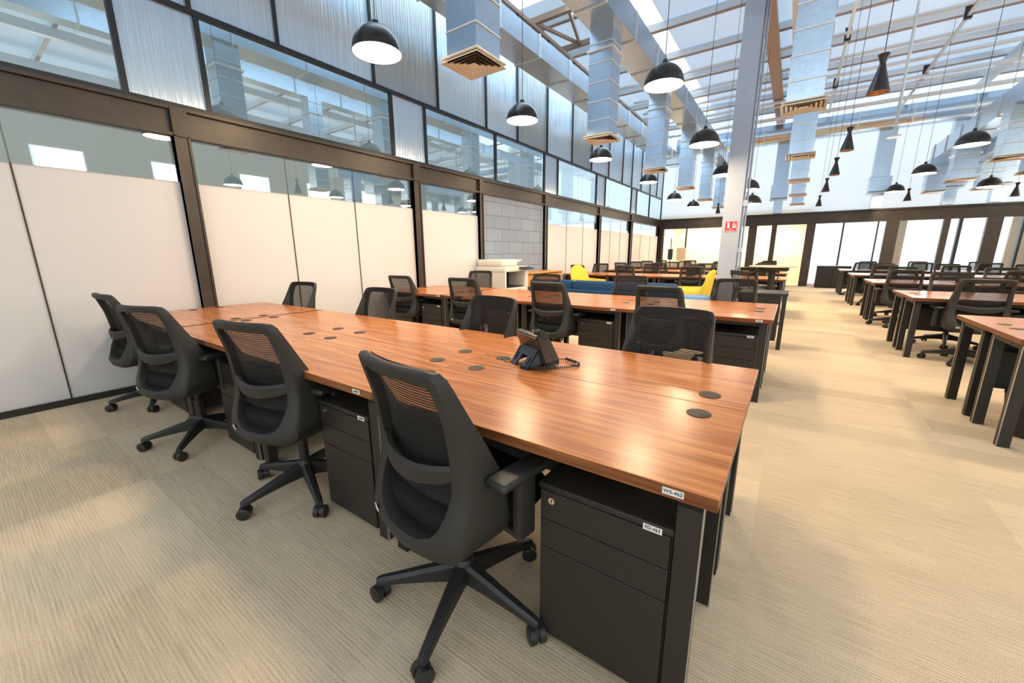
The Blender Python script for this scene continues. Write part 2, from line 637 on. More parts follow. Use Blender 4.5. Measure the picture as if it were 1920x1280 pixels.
def empty(name, loc=(0, 0, 0), rz=0.0):
    o = bpy.data.objects.new(name, None)
    o.empty_display_size = 0.1
    C.objects.link(o)
    o.location = loc
    o.rotation_euler = (0, 0, rz)
    return o


KIDS = {}


def kids(o):
    return [c for c in o.children]


def copy_tree(o, parent=None):
    c = o.copy()
    C.objects.link(c)
    if parent is not None:
        c.parent = parent
    for ch in list(KIDS.get(o.name, ())):
        copy_tree(ch, c)
    return c


def register(o):
    """remember children so that copies need no scene update"""
    def rec(p):
        KIDS[p.name] = [c for c in bpy.data.objects if c.parent == p]
        for c in KIDS[p.name]:
            rec(c)
    rec(o)


def structure(o):
    o['kind'] = 'structure'
    return o


def text_mesh(s, size, depth=0.0006):
    cu = bpy.data.curves.new('t', 'FONT')
    cu.body = s
    cu.size = size
    cu.extrude = depth
    cu.align_x = 'CENTER'
    cu.align_y = 'CENTER'
    o = bpy.data.objects.new('t', cu)
    C.objects.link(o)
    dg = bpy.context.evaluated_depsgraph_get()
    me = bpy.data.meshes.new_from_object(o.evaluated_get(dg))
    bpy.data.objects.remove(o)
    bpy.data.curves.remove(cu)
    return me


def text_obj(s, size, m, parent, mat):
    me = text_mesh(s, size)
    me.transform(mat)
    me.materials.clear()
    me.materials.append(M[m])
    o = bpy.data.objects.new('lettering', me)
    C.objects.link(o)
    o.parent = parent
    return o


FACE_FRONT = Matrix.Rotation(PI / 2, 4, 'X')      # text read by someone looking along +y

# ================================================================== SETTING
XW, YF, ZR = -5.15, 19.2, 6.5
YB, XR = -5.0, 9.5
structure(MB().box(-11.5, XR, YB, YF + 0.1, -0.1, 0).build('floor', 'carpet', smooth=False))

# roof sheets with openings for the skylight strips
rf = MB()


def sheet(a, b, y0, y1):
    rf.quad((a, y0, ZR), (b, y0, ZR), (b, y1, ZR), (a, y1, ZR))


for a, b in ((-11.5, -8.8), (-7.6, -4.4), (-3.1, XR)):
    sheet(a, b, YB, YF + 0.1)
for a, b in ((-8.8, -7.6), (-4.4, -3.1)):
    sheet(a, b, YB, 2.2 if a > -5 else -4.0)
    sheet(a, b, 18.2, YF + 0.1)
structure(rf.build('ceiling', 'roof', smooth=False))
for i, (a, b) in enumerate(((-8.8, -7.6), (-4.4, -3.1))):
    structure(MB().box(a, b, 2.2 if a > -5 else -4.0, 18.2, ZR + 0.02, ZR + 0.06).build('window_%d' % (40 + i), 'skylight', smooth=False))

structure(MB().box(-6.8, -4.5, 5.4, 8.3, ZR - 0.012, ZR - 0.002).build('window_39', 'skylight', smooth=False))

# purlins across the hall
pi_ = 1
y = -4.0
ys_purlin = []
while y < 19.2:
    ys_purlin.append(y)
    y += 1.62
for y in ys_purlin:
    p = empty('trim_%d' % pi_, (0, y, ZR))
    structure(p)
    pi_ += 1
    MB().box(-11, XR - 0.05, -0.03, 0.03, -0.17, -0.02).build('purlin_web', 'white_steel', p, False)
    MB().box(-11, XR - 0.05, -0.03, 0.045, -0.195, -0.17).build('lower_flange', 'brown_steel', p, False)


def trim(name_m, *boxes):
    global pi_
    mb = MB()
    for b in boxes:
        mb.box(*b)
    o = mb.build('trim_%d' % pi_, name_m, smooth=False)
    pi_ += 1
    return structure(o)


# lengthwise roof beams
trim('brown_steel', (-1.04, -0.98, YB, YF, 6.05, 6.3), (-1.12, -0.86, YB, YF, 6.02, 6.05), (-0.90, -0.86, YB, YF, 6.05, 6.12))
trim('white_steel', (-0.62, -0.44, YB, YF, 6.12, 6.28))
trim('white_steel', (3.95, 4.1, YB, YF, 6.1, 6.3))
trim('white_steel', (6.6, 6.8, YB, YF, 6.05, 6.3))
# cable runs with clamps and hangers
for xx, zz in ((0.42, 6.12), (2.35, 6.0)):
    cr_ = structure(empty('trim_%d' % pi_, (xx, 0, zz)))
    pi_ += 1
    MB().box(-0.03, 0.03, YB, YF, -0.02, 0.03).build('tray', 'edge_steel', cr_, False)
    for k in range(7):
        MB().box(-0.06, 0.06, -3.5 + k * 3.3, -3.42 + k * 3.3, -0.05, 0.22).build('clamp', 'black_frame', cr_, False)
for xx, yy, zb in ((3.05, 9.4, 5.2), (1.55, 13.0, 3.86)):
    cr_ = structure(empty('trim_%d' % pi_, (xx, yy, zb)))
    pi_ += 1
    MB().tube([(0, 0, 0), (0, 0, ZR - zb)], 0.03, 8).build('hanger_pole', 'white_steel', cr_)
    MB().box(-0.11, 0.11, -0.11, 0.11, -0.03, 0.0).build('hanger_plate', 'white_steel', cr_, False)
# cross pipes near the far end
for yy, zz, r in ((15.4, 6.12, 0.05), (16.3, 5.95, 0.05), (16.9, 6.0, 0.04), (17.6, 5.8, 0.06), (14.4, 6.2, 0.045), (13.0, 6.22, 0.04)):
    o = MB().tube([(-5.0, yy, zz), (XR - 0.1, yy, zz)], r, 8).build('trim_%d' % pi_, 'white_steel')
    structure(o)
    pi_ += 1

# neighbouring bay behind the glazed wall
structure(MB().box(-11.7, -11.5, YB, YF + 0.1, 0, ZR + 0.08).build('wall_beyond', 'grey_wall', smooth=False))
structure(MB().box(-11.5, XR, YB - 0.2, YB, 0, 0.9).box(-11.5, -3, YB - 0.2, YB, 0.9, 3.0).box(6, XR, YB - 0.2, YB, 0.9, 3.0).box(-11.5, XR, YB - 0.2, YB, 3.0, 4.1).box(-11.5, XR, YB - 0.2, YB, 6.0, ZR + 0.08).box(-11.5, -9.5, YB - 0.2, YB, 4.1, 6.0).box(7.5, XR, YB - 0.2, YB, 4.1, 6.0).build('wall_back', 'cream_wall', smooth=False))  # unseen rear wall, its openings added to let in fill light
wr = MB().box(XR, XR + 0.2, YB - 0.2, YF + 0.2, 0, 3.1).box(XR, XR + 0.2, YB - 0.2, YF + 0.2, 4.7, ZR + 0.08)
for k in range(9):
    y0 = YB - 0.2 + k * 2.9
    wr.box(XR, XR + 0.2, y0, min(y0 + 1.7, YF + 0.2), 3.1, 4.7)
structure(wr.build('wall_right', 'cream_wall', smooth=False))

# ------------------------------------------------------------------ left glazed wall
cols = [(1.555, 1.685), (4.59, 4.73), (6.235, 6.345), (8.73, 8.87), (12.1, 12.25), (15.1, 15.3), (19.0, 19.2)]
for a, b in cols:
    o = MB().box(XW - 0.12, XW + 0.06, a, a + 0.02, 0, 2.45).box(XW - 0.12, XW + 0.06, b - 0.02, b, 0, 2.45) \
        .box(XW - 0.03, XW + 0.045, a, b, 0, 2.45).build('trim_%d' % pi_, 'bronze', smooth=False)
    structure(o)
    pi_ += 1
# beam over the lower glazing
trim('bronze', (XW - 0.12, XW + 0.05, YB, YF, 2.44, 2.47), (XW - 0.03, XW + 0.01, YB, YF, 2.47, 2.69), (XW - 0.12, XW + 0.05, YB, YF, 2.68, 2.71))
for a, b in cols[:-1]:
    trim('bronze', (XW + 0.01, XW + 0.06, a, b, 2.44, 2.70))
trim('black_frame', (XW - 0.02, XW + 0.03, YB, YF, 2.71, 2.75))
trim('black_frame', (XW - 0.03, XW + 0.03, YB, YF, 3.60, 3.65))
trim('brown_steel', (XW - 0.05, XW + 0.04, YB, YF, 6.0, 6.07))

wi = 1
bays = [(YB, 1.555, [-3.2, -0.9, 0.48]), (1.685, 4.59, [2.62, 3.53]), (4.73, 6.235, []), (8.87, 12.1, [10.0, 11.05]), (12.25, 15.1, [13.2, 14.15]), (15.3, 19.0, [16.5, 17.8])]
for a, b, js in bays:
    wnd = structure(empty('window_%d' % wi, (XW, a, 0)))
    wi += 1
    MB().box(-0.03, -0.012, 0, b - a, 0.05, 2.02).build('white_film', 'white_film', wnd, False)
    MB().quad((0, 0, 2.02), (0, b - a, 2.02), (0, b - a, 2.44), (0, 0, 2.44)).build('clear_pane', 'glass', wnd, False)
    for j in js:
        MB().box(-0.012, -0.004, j - a - 0.005, j - a + 0.005, 0.05, 2.44).build('pane_joint', 'grommet', wnd, False)
structure(MB().box(XW - 0.1, XW, 6.345, 8.73, 0, 2.44).build('wall_block', 'blocks', smooth=False))
o = MB().box(XW - 0.02, XW + 0.02, YB, 6.25, 0, 0.055).box(XW - 0.02, XW + 0.02, 8.87, YF, 0, 0.055).build('baseboard_left', 'black_metal', smooth=False)
structure(o)

mul = [-2.6, -1.9, 1.27, 1.91, 4.27, 4.93, 6.82, 8.75, 9.42, 11.87, 12.57, 15.08, 15.68, 17.35, 19.2]
polyb = {(-2.6, -1.9), (1.27, 1.91), (4.27, 4.93), (8.75, 9.42), (11.87, 12.57), (15.08, 15.68)}
prev = YB
for m_ in mul:
    wnd = structure(empty('window_%d' % wi, (XW, prev, 0)))
    wi += 1
    L_ = m_ - prev
    MB().quad((0, 0, 2.75), (0, L_, 2.75), (0, L_, 3.6), (0, 0, 3.6)).build('polycarbonate_sheet' if (prev, m_) in polyb else 'clear_pane', 'poly' if (prev, m_) in polyb else 'glass_up', wnd, False)
    MB().box(-0.025, 0.025, L_ - 0.025, L_ + 0.02, 2.73, 3.62).build('mullion', 'black_frame', wnd, False)
    prev = m_
tm = [-3.5, -2.3, -1.1, 0.1, 1.28, 1.87, 2.70, 4.0, 5.25, 6.54, 7.61, 8.87, 10.19, 11.46, 12.79, 14.04, 15.02, 16.12, 17.3, 18.3, 19.2]
prev = YB
for m_ in tm:
    wnd = structure(empty('window_%d' % wi, (XW, prev, 0)))
    wi += 1
    L_ = m_ - prev
    dk = (prev, m_) in {(4.0, 5.25), (7.61, 8.87), (10.19, 11.46)}
    MB().quad((0, 0, 3.65), (0, L_, 3.65), (0, L_, 6.0), (0, 0, 6.0)).build('polycarbonate_sheet', 'poly_dark' if dk else 'poly', wnd, False)
    MB().box(-0.02, 0.025, L_ - 0.022, L_ + 0.015, 3.65, 6.0).build('mullion', 'black_frame', wnd, False)
    prev = m_

# roof bracing seen over the glazed wall
tr = structure(empty('trim_%d' % pi_, (0, 0, 6.2)))
pi_ += 1
MB().bar((-9.5, 8.38, 0), (-4.0, 8.38, 0), 0.1, 0.12).build('chord', 'brown_steel', tr, False)
MB().bar((-9.5, 9.82, 0), (-4.0, 9.82, 0), 0.1, 0.1).build('chord', 'brown_steel', tr, False)
for k in range(5):
    x0 = -4.4 - k * 0.85
    MB().bar((x0, 8.38, 0), (x0 - 0.42, 9.8, 0), 0.06, 0.06).build('web', 'brown_steel', tr, False)
    MB().bar((x0 - 0.85, 8.38, 0), (x0 - 0.42, 9.8, 0), 0.06, 0.06).build('web', 'brown_steel', tr, False)

# ------------------------------------------------------------------ far wall
trim('bronze', (-5.15, XR, YF, YF + 0.15, 2.33, 2.36), (-5.15, XR, YF + 0.05, YF + 0.1, 2.36, 2.70), (-5.15, XR, YF - 0.02, YF + 0.15, 2.70, 2.76))
structure(MB().quad((-11.5, YF + 0.1, 2.76), (XR, YF + 0.1, 2.76), (XR, YF + 0.1, ZR + 0.08), (-11.5, YF + 0.1, ZR + 0.08)).build('wall_far', 'white_wall', smooth=False))
posts = [(-5.12, -4.95), (-4.02, -3.97), (-1.62, -1.33), (-0.83, -0.66), (0.28, 0.56), (1.35, 1.40), (2.30, 2.34), (2.52, 2.86), (3.92, 4.08), (4.28, 4.36), (4.88, 5.22), (5.62, 5.68), (6.6, 6.9), (8.2, 8.5)]
for a, b in posts:
    trim('bronze' if b - a > 0.1 else 'black_frame', (a, b, YF - 0.02, YF + 0.13, 0, 2.34))
prev = -4.95
for a, b in posts[1:]:
    wnd = structure(empty('window_%d' % wi, (prev, YF, 0)))
    wi += 1
    MB().quad((0, 0.06, 0.02), (a - prev, 0.06, 0.02), (a - prev, 0.06, 2.33), (0, 0.06, 2.33)).build('clear_pane', 'glass_far', wnd, False)
    prev = b
# rooms behind the far glazing
structure(MB().box(-5.2, 0.4, 21.9, 22.0, 0, 2.9).box(0.36, 0.44, 19.4, 22.0, 0, 2.9).box(-5.2, -5.1, 19.4, 22, 0, 2.9)
          .box(2.72, 3.25, 20.4, 20.5, 0, 2.9).box(5.75, XR, 20.4, 20.5, 0, 2.9).build('wall_office', 'cream_wall', smooth=False))
structure(MB().box(-5.2, 0.44, 19.4, 22.0, 2.8, 2.9).build('ceiling_office', 'cream_wall', smooth=False))
structure(MB().box(-5.2, 0.44, 19.3, 22.0, -0.05, 0).build('floor_office', 'carpet', smooth=False))
structure(MB().box(0.44, XR, 19.3, 21.0, -0.08, -0.01).build('floor_terrace', 'red_floor', smooth=False))
structure(MB().box(-30, 30, 21.0, 60, -0.1, -0.02).build('ground', 'paving', smooth=False))
for xx, wh in ((-4.4, 'leftmost'), (-2.9, 'second from the left'), (-1.2, 'third from the left'), (-0.3, 'rightmost')):
    o = MB().box(xx - 0.3, xx + 0.3, 20.2, 20.9, 2.72, 2.79).build('ceiling_light', emit('office_light', (1, 0.9, 0.72), 9.0), smooth=False)
    tag(o, 'lit ceiling panel in the glazed office beyond the far wall, ' + wh, 'ceiling light', 'ceiling panels in the far office')

# ------------------------------------------------------------------ the steel column
colm = structure(empty('trim_column', (0, 0, 0)))
MB().box(-1.145, -0.855, 8.4, 8.43, 0, 6.4).box(-1.12, -0.88, 8.43, 8.67, 0, 6.4).box(-1.145, -0.855, 8.67, 8.70, 0, 6.4).build('column_body', 'column_paint', colm, False)
MB().tube([(-0.83, 8.46, 0), (-0.83, 8.46, 6.3)], 0.014, 8).tube([(-0.80, 8.55, 0), (-0.80, 8.55, 6.3)], 0.018, 8).build('conduit', 'column_paint', colm)
MB().box(-0.86, -0.78, 8.42, 8.56, 2.1, 2.2).box(-0.86, -0.79, 8.42, 8.56, 1.3, 1.38).build('conduit_clip', 'column_paint', colm, False)

sg = empty('fire_sign', (-0.995, 8.395, 1.76))
tag(sg, 'square red fire extinguisher sign with white pictograms on the steel column', 'sign')
MB().box(-0.1, 0.1, -0.004, 0.004, -0.095, 0.095, 0.002).build('sign_plate', 'red', sg, False)
MB().box(-0.098, 0.098, -0.0045, -0.0042, 0.089, 0.093).box(-0.098, 0.098, -0.0045, -0.0042, -0.093, -0.089).box(-0.098, -0.094, -0.0045, -0.0042, -0.09, 0.09).box(0.094, 0.098, -0.0045, -0.0042, -0.09, 0.09).build('border_line', 'sign_white', sg, False)
MB().box(-0.06, -0.025, -0.007, -0.004, -0.03, 0.055, 0.001).box(-0.05, -0.035, -0.007, -0.004, 0.055, 0.075).box(-0.075, -0.05, -0.007, -0.004, 0.06, 0.068).build('extinguisher_pictogram', 'sign_white', sg, False)
fl = MB()
for pts in (((0.02, -0.03), (0.05, -0.03), (0.03, 0.03)), ((0.04, -0.03), (0.075, -0.03), (0.075, 0.05)), ((0.02, 0.03), (0.05, 0.02), (0.055, 0.075))):
    fl.bm.faces.new([fl.bm.verts.new((x, -0.006, z)) for x, z in pts])
fl.build('flame_pictogram', 'sign_white', sg, False)
text_obj('Fire', 0.028, 'sign_white', sg, Matrix.Translation((0, -0.005, -0.046)) @ FACE_FRONT)
text_obj('extinguisher', 0.03, 'sign_white', sg, Matrix.Translation((0, -0.005, -0.072)) @ FACE_FRONT)


# ================================================================== AIR DUCTS
def duct_shell(mb, x0, x1, y0, y1, z0, z1):
    return mb.box(x0, x1, y0, y1, z0, z1)


def duct_main(name, x0, x1, z0, z1, y0, y1, label, step=1.17):
    d = empty(name, ((x0 + x1) / 2, y0, z0))
    tag(d, label, 'air duct', 'galvanised ducts along the hall')
    w2 = (x1 - x0) / 2
    MB().box(-w2, w2, 0, y1 - y0, 0, z1 - z0).build('duct_body', 'galv', d, False)
    y = step * 0.6
    while y < y1 - y0:
        MB().box(-w2 - 0.02, w2 + 0.02, y - 0.012, y + 0.012, -0.02, z1 - z0 + 0.02).build('flange', 'galv_seam', d, False)
        y += step
    return d


def branch(par, x, y, ztop, zbot, wd=0.34, ring=0.25, dsz=0.43):
    """vertical branch with a square ceiling diffuser, coordinates in the duct's own frame"""
    sm = MB().box(x - wd / 2, x + wd / 2, y - wd / 2, y + wd / 2, zbot + 0.03, ztop)
    z = zbot + ring
    while z < ztop - 0.1:
        sm.box(x - wd / 2 - 0.008, x + wd / 2 + 0.008, y - wd / 2 - 0.008, y + wd / 2 + 0.008, z - 0.006, z + 0.006, mi=1)
        z += ring
    b = sm.build('vertical_branch', 'galv', par, False)
    b.data.materials.append(M['seam_white'])
    MB().box(x - wd / 2 - 0.03, x + wd / 2 + 0.03, y - wd / 2 - 0.03, y + wd / 2 + 0.03, ztop - 0.35, ztop - 0.32).build('joint_flange', 'galv_seam', b, False)
    df = MB()
    h = dsz / 2
    for k in range(5):
        o_ = h * (1 - k * 0.2)
        i_ = h * (1 - (k + 0.62) * 0.2) if k < 4 else 0
        zo, zi = zbot + 0.002 + 0.002 * k, zbot + 0.028
        if k == 4:
            df.quad((x - o_, y - o_, zo), (x + o_, y - o_, zo), (x + o_, y + o_, zo), (x - o_, y + o_, zo))
            continue
        ring_o = [(x - o_, y - o_, zo), (x + o_, y - o_, zo), (x + o_, y + o_, zo), (x - o_, y + o_, zo)]
        ring_i = [(x - i_, y - i_, zi), (x + i_, y - i_, zi), (x + i_, y + i_, zi), (x - i_, y + i_, zi)]
        df.loft([ring_o, ring_i])
    df.box(x - h, x + h, y - h, y + h, zbot + 0.034, zbot + 0.045)
    df.build('diffuser', 'diffuser', b, False)
    MB().box(x - h * 0.86, x + h * 0.86, y - h * 0.86, y + h * 0.86, zbot + 0.0285, zbot + 0.033).build('diffuser_throat', 'dark_void', b, False)
    return b


dA = duct_main('air_duct', -4.60, -4.08, 4.67, 5.0, -4.5, 17.9, 'galvanised air duct running closest along the glazed wall')
dB = duct_main('air_duct', -2.84, -2.38, 4.47, 4.85, -4.5, 17.9, 'galvanised air duct with square drops over the left desk rows')
for y in (0.2, 3.15, 6.15, 9.05, 11.95, 14.9, 17.7):
    branch(dB, 0, y + 4.5, 0.0, 2.97 - 4.47)
dC = duct_main('air_duct', -0.26, 0.04, 5.0, 5.3, -4.5, 17.9, 'galvanised air duct right of the steel column with drops over the aisle')
for y in (6.0, 8.95, 11.9, 14.8, 17.6):
    branch(dC, 0.0, y + 4.5, 0.0, 2.9 - 5.0)
dD = duct_main('air_duct', 3.05, 3.6, 3.95, 4.35, 8.6, 17.85, 'low galvanised air duct with drops over the right desk rows')
for y in (9.2, 12.0, 15.0, 17.4):
    branch(dD, -0.15, y - 8.6, 0.0, 3.0 - 3.95, 0.42, 0.25, 0.52)
dE = duct_main('air_duct', 3.7, 4.3, 3.7, 4.1, 10.5, 17.85, 'low galvanised air duct at the top right of the hall')
for y in (11.2, 14.0, 16.8):
    branch(dE, 0.1, y - 10.5, 0.0, 2.95 - 3.7, 0.42, 0.25, 0.52)

rd = empty('round_duct', (0, 18.3, 5.45))
tag(rd, 'large round galvanised duct crossing high along the far white wall', 'air duct')
MB().tube([(-4.4, 0, 0), (6.0, 0, 0)], 0.33, 28).build('duct_body', 'galv', rd)
for k in range(8):
    MB().tube([(-4.0 + k * 1.3, 0, 0), (-3.97 + k * 1.3, 0, 0)], 0.345, 28).build('flange', 'galv_seam', rd)
for xx in (-0.72, 2.05, 3.75, 4.75):
    MB().box(xx - 0.22, xx + 0.22, 0.05, 0.4, -1.75, -0.1).build('vertical_branch', 'galv', rd, False)
    MB().box(xx - 0.27, xx + 0.27, 0.0, 0.45, -1.78, -1.74).build('joint_flange', 'galv_seam', rd, False)
    MB().box(xx - 0.27, xx + 0.27, 0.0, 0.45, -2.26, -2.22).build('joint_flange', 'galv_seam', rd, False)
    MB().box(xx - 0.25, xx + 0.28, -0.1, 0.42, -2.2, -1.78).build('damper_box', 'galv', rd, False)
    MB().box(xx - 0.12, xx + 0.16, 0.1, 0.4, -2.72, -2.2).build('lower_branch', 'galv', rd, False)


# ================================================================== PENDANT LAMPS
def hang(o, z):
    for c in bpy.data.objects:
        if c.parent == o and c.name.startswith('cord'):
            c.scale = (1, 1, ZR - z - 0.27)


def make_dome():
    r = empty('dome_pendant')
    R = 0.225
    prof = [(0.0, 0.235)] + [(R * math.sin(a), 0.005 + 0.23 * math.cos(a)) for a in [k * PI / 2 / 10 for k in range(1, 11)]] + [(R, 0.0)]
    inner = [(R - 0.006, 0.0)] + [((R - 0.006) * math.sin(a), 0.004 + 0.223 * math.cos(a)) for a in [PI / 2 - k * PI / 2 / 8 for k in range(0, 8)]] + [(0.0, 0.227)]
    MB().lathe(prof + inner, 32).build('lamp_shade', 'dome', r, True, 0.9)
    MB().lathe([(0, -0.004), (R * 0.5, -0.002), (R - 0.03, 0.002), (R - 0.008, 0.007)], 32).build('light_diffuser', 'bulb', r)
    MB().lathe([(0.03, 0.225), (0.03, 0.265), (0.012, 0.285), (0, 0.285)], 16).build('cap', 'dome', r)
    MB().tube([(0, 0, 0), (0, 0, 1)], 0.004, 6).build('cord', 'black_plastic', r).location = (0, 0, 0.27)
    return r


def make_cone():
    r = empty('cone_pendant')
    MB().lathe([(0.095, 0.0), (0.026, 0.25), (0.024, 0.27), (0.05, 0.345), (0.045, 0.345), (0.018, 0.27), (0.02, 0.25), (0.088, 0.0), (0.095, 0.0)], 28).build('lamp_shade', 'dome', r)
    MB().lathe([(0.086, 0.004), (0.03, 0.2), (0, 0.2)], 28).build('copper_lining', 'copper', r)
    MB().lathe([(0, 0.08), (0.025, 0.10), (0.028, 0.13), (0, 0.16)], 14).build('bulb', 'bulb_cone', r)
    MB().tube([(0, 0, 0), (0, 0, 1)], 0.004, 6).build('cord', 'black_plastic', r).location = (0, 0, 0.27)
    return r


dome0 = make_dome()
register(dome0)
domes = [((-3.42, 2.72, 3.13), 'large lit black dome pendant, topmost and nearest of the row beside the glazed wall'),
         ((-3.40, 5.15, 3.14), 'lit black dome pendant, second from the front in the row beside the glazed wall'),
         ((-3.42, 8.05, 3.13), 'lit black dome pendant, third from the front in the row beside the glazed wall'),
         ((-3.42, 11.3, 3.13), 'lit black dome pendant, fourth from the front in the row beside the glazed wall'),
         ((-3.42, 14.2, 2.98), 'lit black dome pendant, fifth from the front in the row beside the glazed wall'),
         ((-3.42, 17.2, 3.02), 'lit black dome pendant, farthest of the row beside the glazed wall'),
         ((-1.50, 5.30, 3.22), 'lit black dome pendant hanging closest left of the column top'),
         ((-1.39, 7.40, 2.98), 'lit black dome pendant directly left of the column, lower of the pair'),
         ((-1.50, 10.45, 2.98), 'lit black dome pendant half hidden behind the left edge of the column'),
         ((-1.05, 11.2, 2.72), 'lit black dome pendant just right of the column, higher of the two'),
         ((-1.05, 12.3, 2.50), 'lit black dome pendant just right of the column, lower of the two'),
         ((2.37, 10.95, 3.14), 'largest lit black dome pendant over the right desk rows'),
         ((2.37, 14.2, 3.14), 'lit black dome pendant, middle one receding over the right desk rows'),
         ((2.37, 17.6, 3.12), 'lit black dome pendant, farthest one over the right desk rows'),
         ((3.85, 15.6, 2.88), 'lit black dome pendant near the right edge under the low duct'),
         ((2.37, 8.0, 3.14), 'added lit black dome pendant, out of view over the second right desk row'),  # this and the next lamp are added out of view to brighten the aisle
         ((2.37, 5.0, 3.14), 'added lit black dome pendant, out of view over the first right desk row'),
         ((-1.5, 2.5, 3.2), 'lit black dome pendant above the front desks')]
for i, (loc, lab) in enumerate(domes):
    o = dome0 if i == 0 else copy_tree(dome0)
    o.location = loc
    hang(o, loc[2])
    tag(o, lab, 'pendant lamp', 'dome pendants over the desks')
cone0 = make_cone()
register(cone0)
cones = [((0.50, 5.75, 2.86), 'black cone pendant with copper lining, largest of the line over the aisle'),
         ((0.50, 8.70, 2.88), 'black cone pendant, second of the line over the aisle'),
         ((0.50, 11.1, 2.86), 'black cone pendant, third of the line over the aisle'),
         ((0.50, 14.1, 2.88), 'black cone pendant, fourth of the line over the aisle'),
         ((0.50, 17.6, 2.82), 'black cone pendant, smallest and farthest of the aisle line'),
         ((2.55, 16.7, 2.75), 'black cone pendant beside the far dome over the right desks'),
         ((4.6, 16.6, 2.70), 'black cone pendant by the right edge of the view'),
         ((-2.45, 16.6, 2.68), 'black cone pendant left of the column before the far wall')]
for i, (loc, lab) in enumerate(cones):
    o = cone0 if i == 0 else copy_tree(cone0)
    o.location = loc
    hang(o, loc[2])
    tag(o, lab, 'pendant lamp', 'cone pendants over the aisle')


# ================================================================== TASK CHAIR
def interp(tab, z):
    tab = sorted(tab)
    if z <= tab[0][0]: return tab[0][1]
    for (a, va), (b, vb) in zip(tab, tab[1:]):
        if z <= b:
            t = (z - a) / (b - a)
            t = t * t * (3 - 2 * t) * 0.4 + t * 0.6
            return va + (vb - va) * t
    return tab[-1][1]


YBK = [(0.385, -0.250), (0.42, -0.272), (0.50, -0.255), (0.62, -0.215), (0.80, -0.235), (1.0, -0.285)]
DEP = [(0.385, 0.20), (0.42, 0.215), (0.50, 0.185), (0.60, 0.145), (0.70, 0.11), (0.85, 0.06), (1.0, 0.03)]
OUT = [(0, 1.0), (.08, 1.0), (.16, .999), (.198, .993), (.213, .975), (.218, .94), (.224, .85), (.232, .75), (.240, .65), (.247, .56), (.250, .49), (.243, .44), (.215, .405), (.15, .388), (.07, .385), (0, .385)]
INN = [(0, .958), (.07, .958), (.13, .957), (.163, .953), (.176, .94), (.180, .90), (.182, .83), (.183, .76), (.183, .68), (.180, .60), (.174, .545), (.160, .50), (.134, .470), (.095, .455), (.05, .45), (0, .45)]


def curve_y(x):
    return 0.05 * (abs(x) / 0.23) ** 2


def yb(x, z):
    return interp(YBK, z) + curve_y(x)


def back_frame_mesh():
    out = OUT + [(-x, z) for x, z in reversed(OUT[1:-1])]
    inn = INN + [(-x, z) for x, z in reversed(INN[1:-1])]
    rings = []
    for (xo, zo), (xi, zi) in zip(out, inn):
        do = interp(DEP, zo)
        di = min(do, 0.035 + (0.05 if zi < 0.6 else 0))
        xm, zm = (xo * 0.8 + xi * 0.2), (zo * 0.8 + zi * 0.2)
        xn, zn = (xo * 0.25 + xi * 0.75), (zo * 0.25 + zi * 0.75)
        rings.append([(xo, yb(xo, zo) + 0.012, zo), (xm, yb(xm, zm), zm), (xn, yb(xn, zn), zn), (xi, yb(xi, zi) + 0.008, zi), (xi, yb(xi, zi) + di, zi),
                      (xi * 0.3 + xo * 0.7, yb(xo, zo) + max(do, di) * 0.95, zi * 0.3 + zo * 0.7), (xo, yb(xo, zo) + do, zo)])
    rings.append(rings[0])
    mb = MB()
    rs = [[mb.bm.verts.new(p) for p in r] for r in rings[:-1]]
    rs.append(rs[0])
    n = 7
    for a, b in zip(rs, rs[1:]):
        for k in range(n):
            mb.bm.faces.new((a[k], a[(k + 1) % n], b[(k + 1) % n], b[k]))
    return mb


def mesh_panel():
    mb = MB()
    nz, nx = 14, 10
    rows = []
    for i in range(nz + 1):
        z = 0.435 + (0.995 - 0.435) * i / nz
        # half width from outline
        hw = 0
        for (xa, za), (xb_, zb) in zip(OUT, OUT[1:]):
            if (za - z) * (zb - z) <= 0 and za != zb:
                hw = max(hw, xa + (xb_ - xa) * (z - za) / (zb - za))
        hw = max(0.05, hw - 0.012)
        if z < 0.62:
            hw = min(hw, 0.2)
        row = []
        for k in range(nx + 1):
            x = -hw + 2 * hw * k / nx
            row.append((x, yb(x, z) + 0.042 + 0.008 * math.sin(PI * k / nx) + (0.05 if z < 0.55 else 0), z))
        rows.append(row)
    return mb.loft(rows, closed=False)


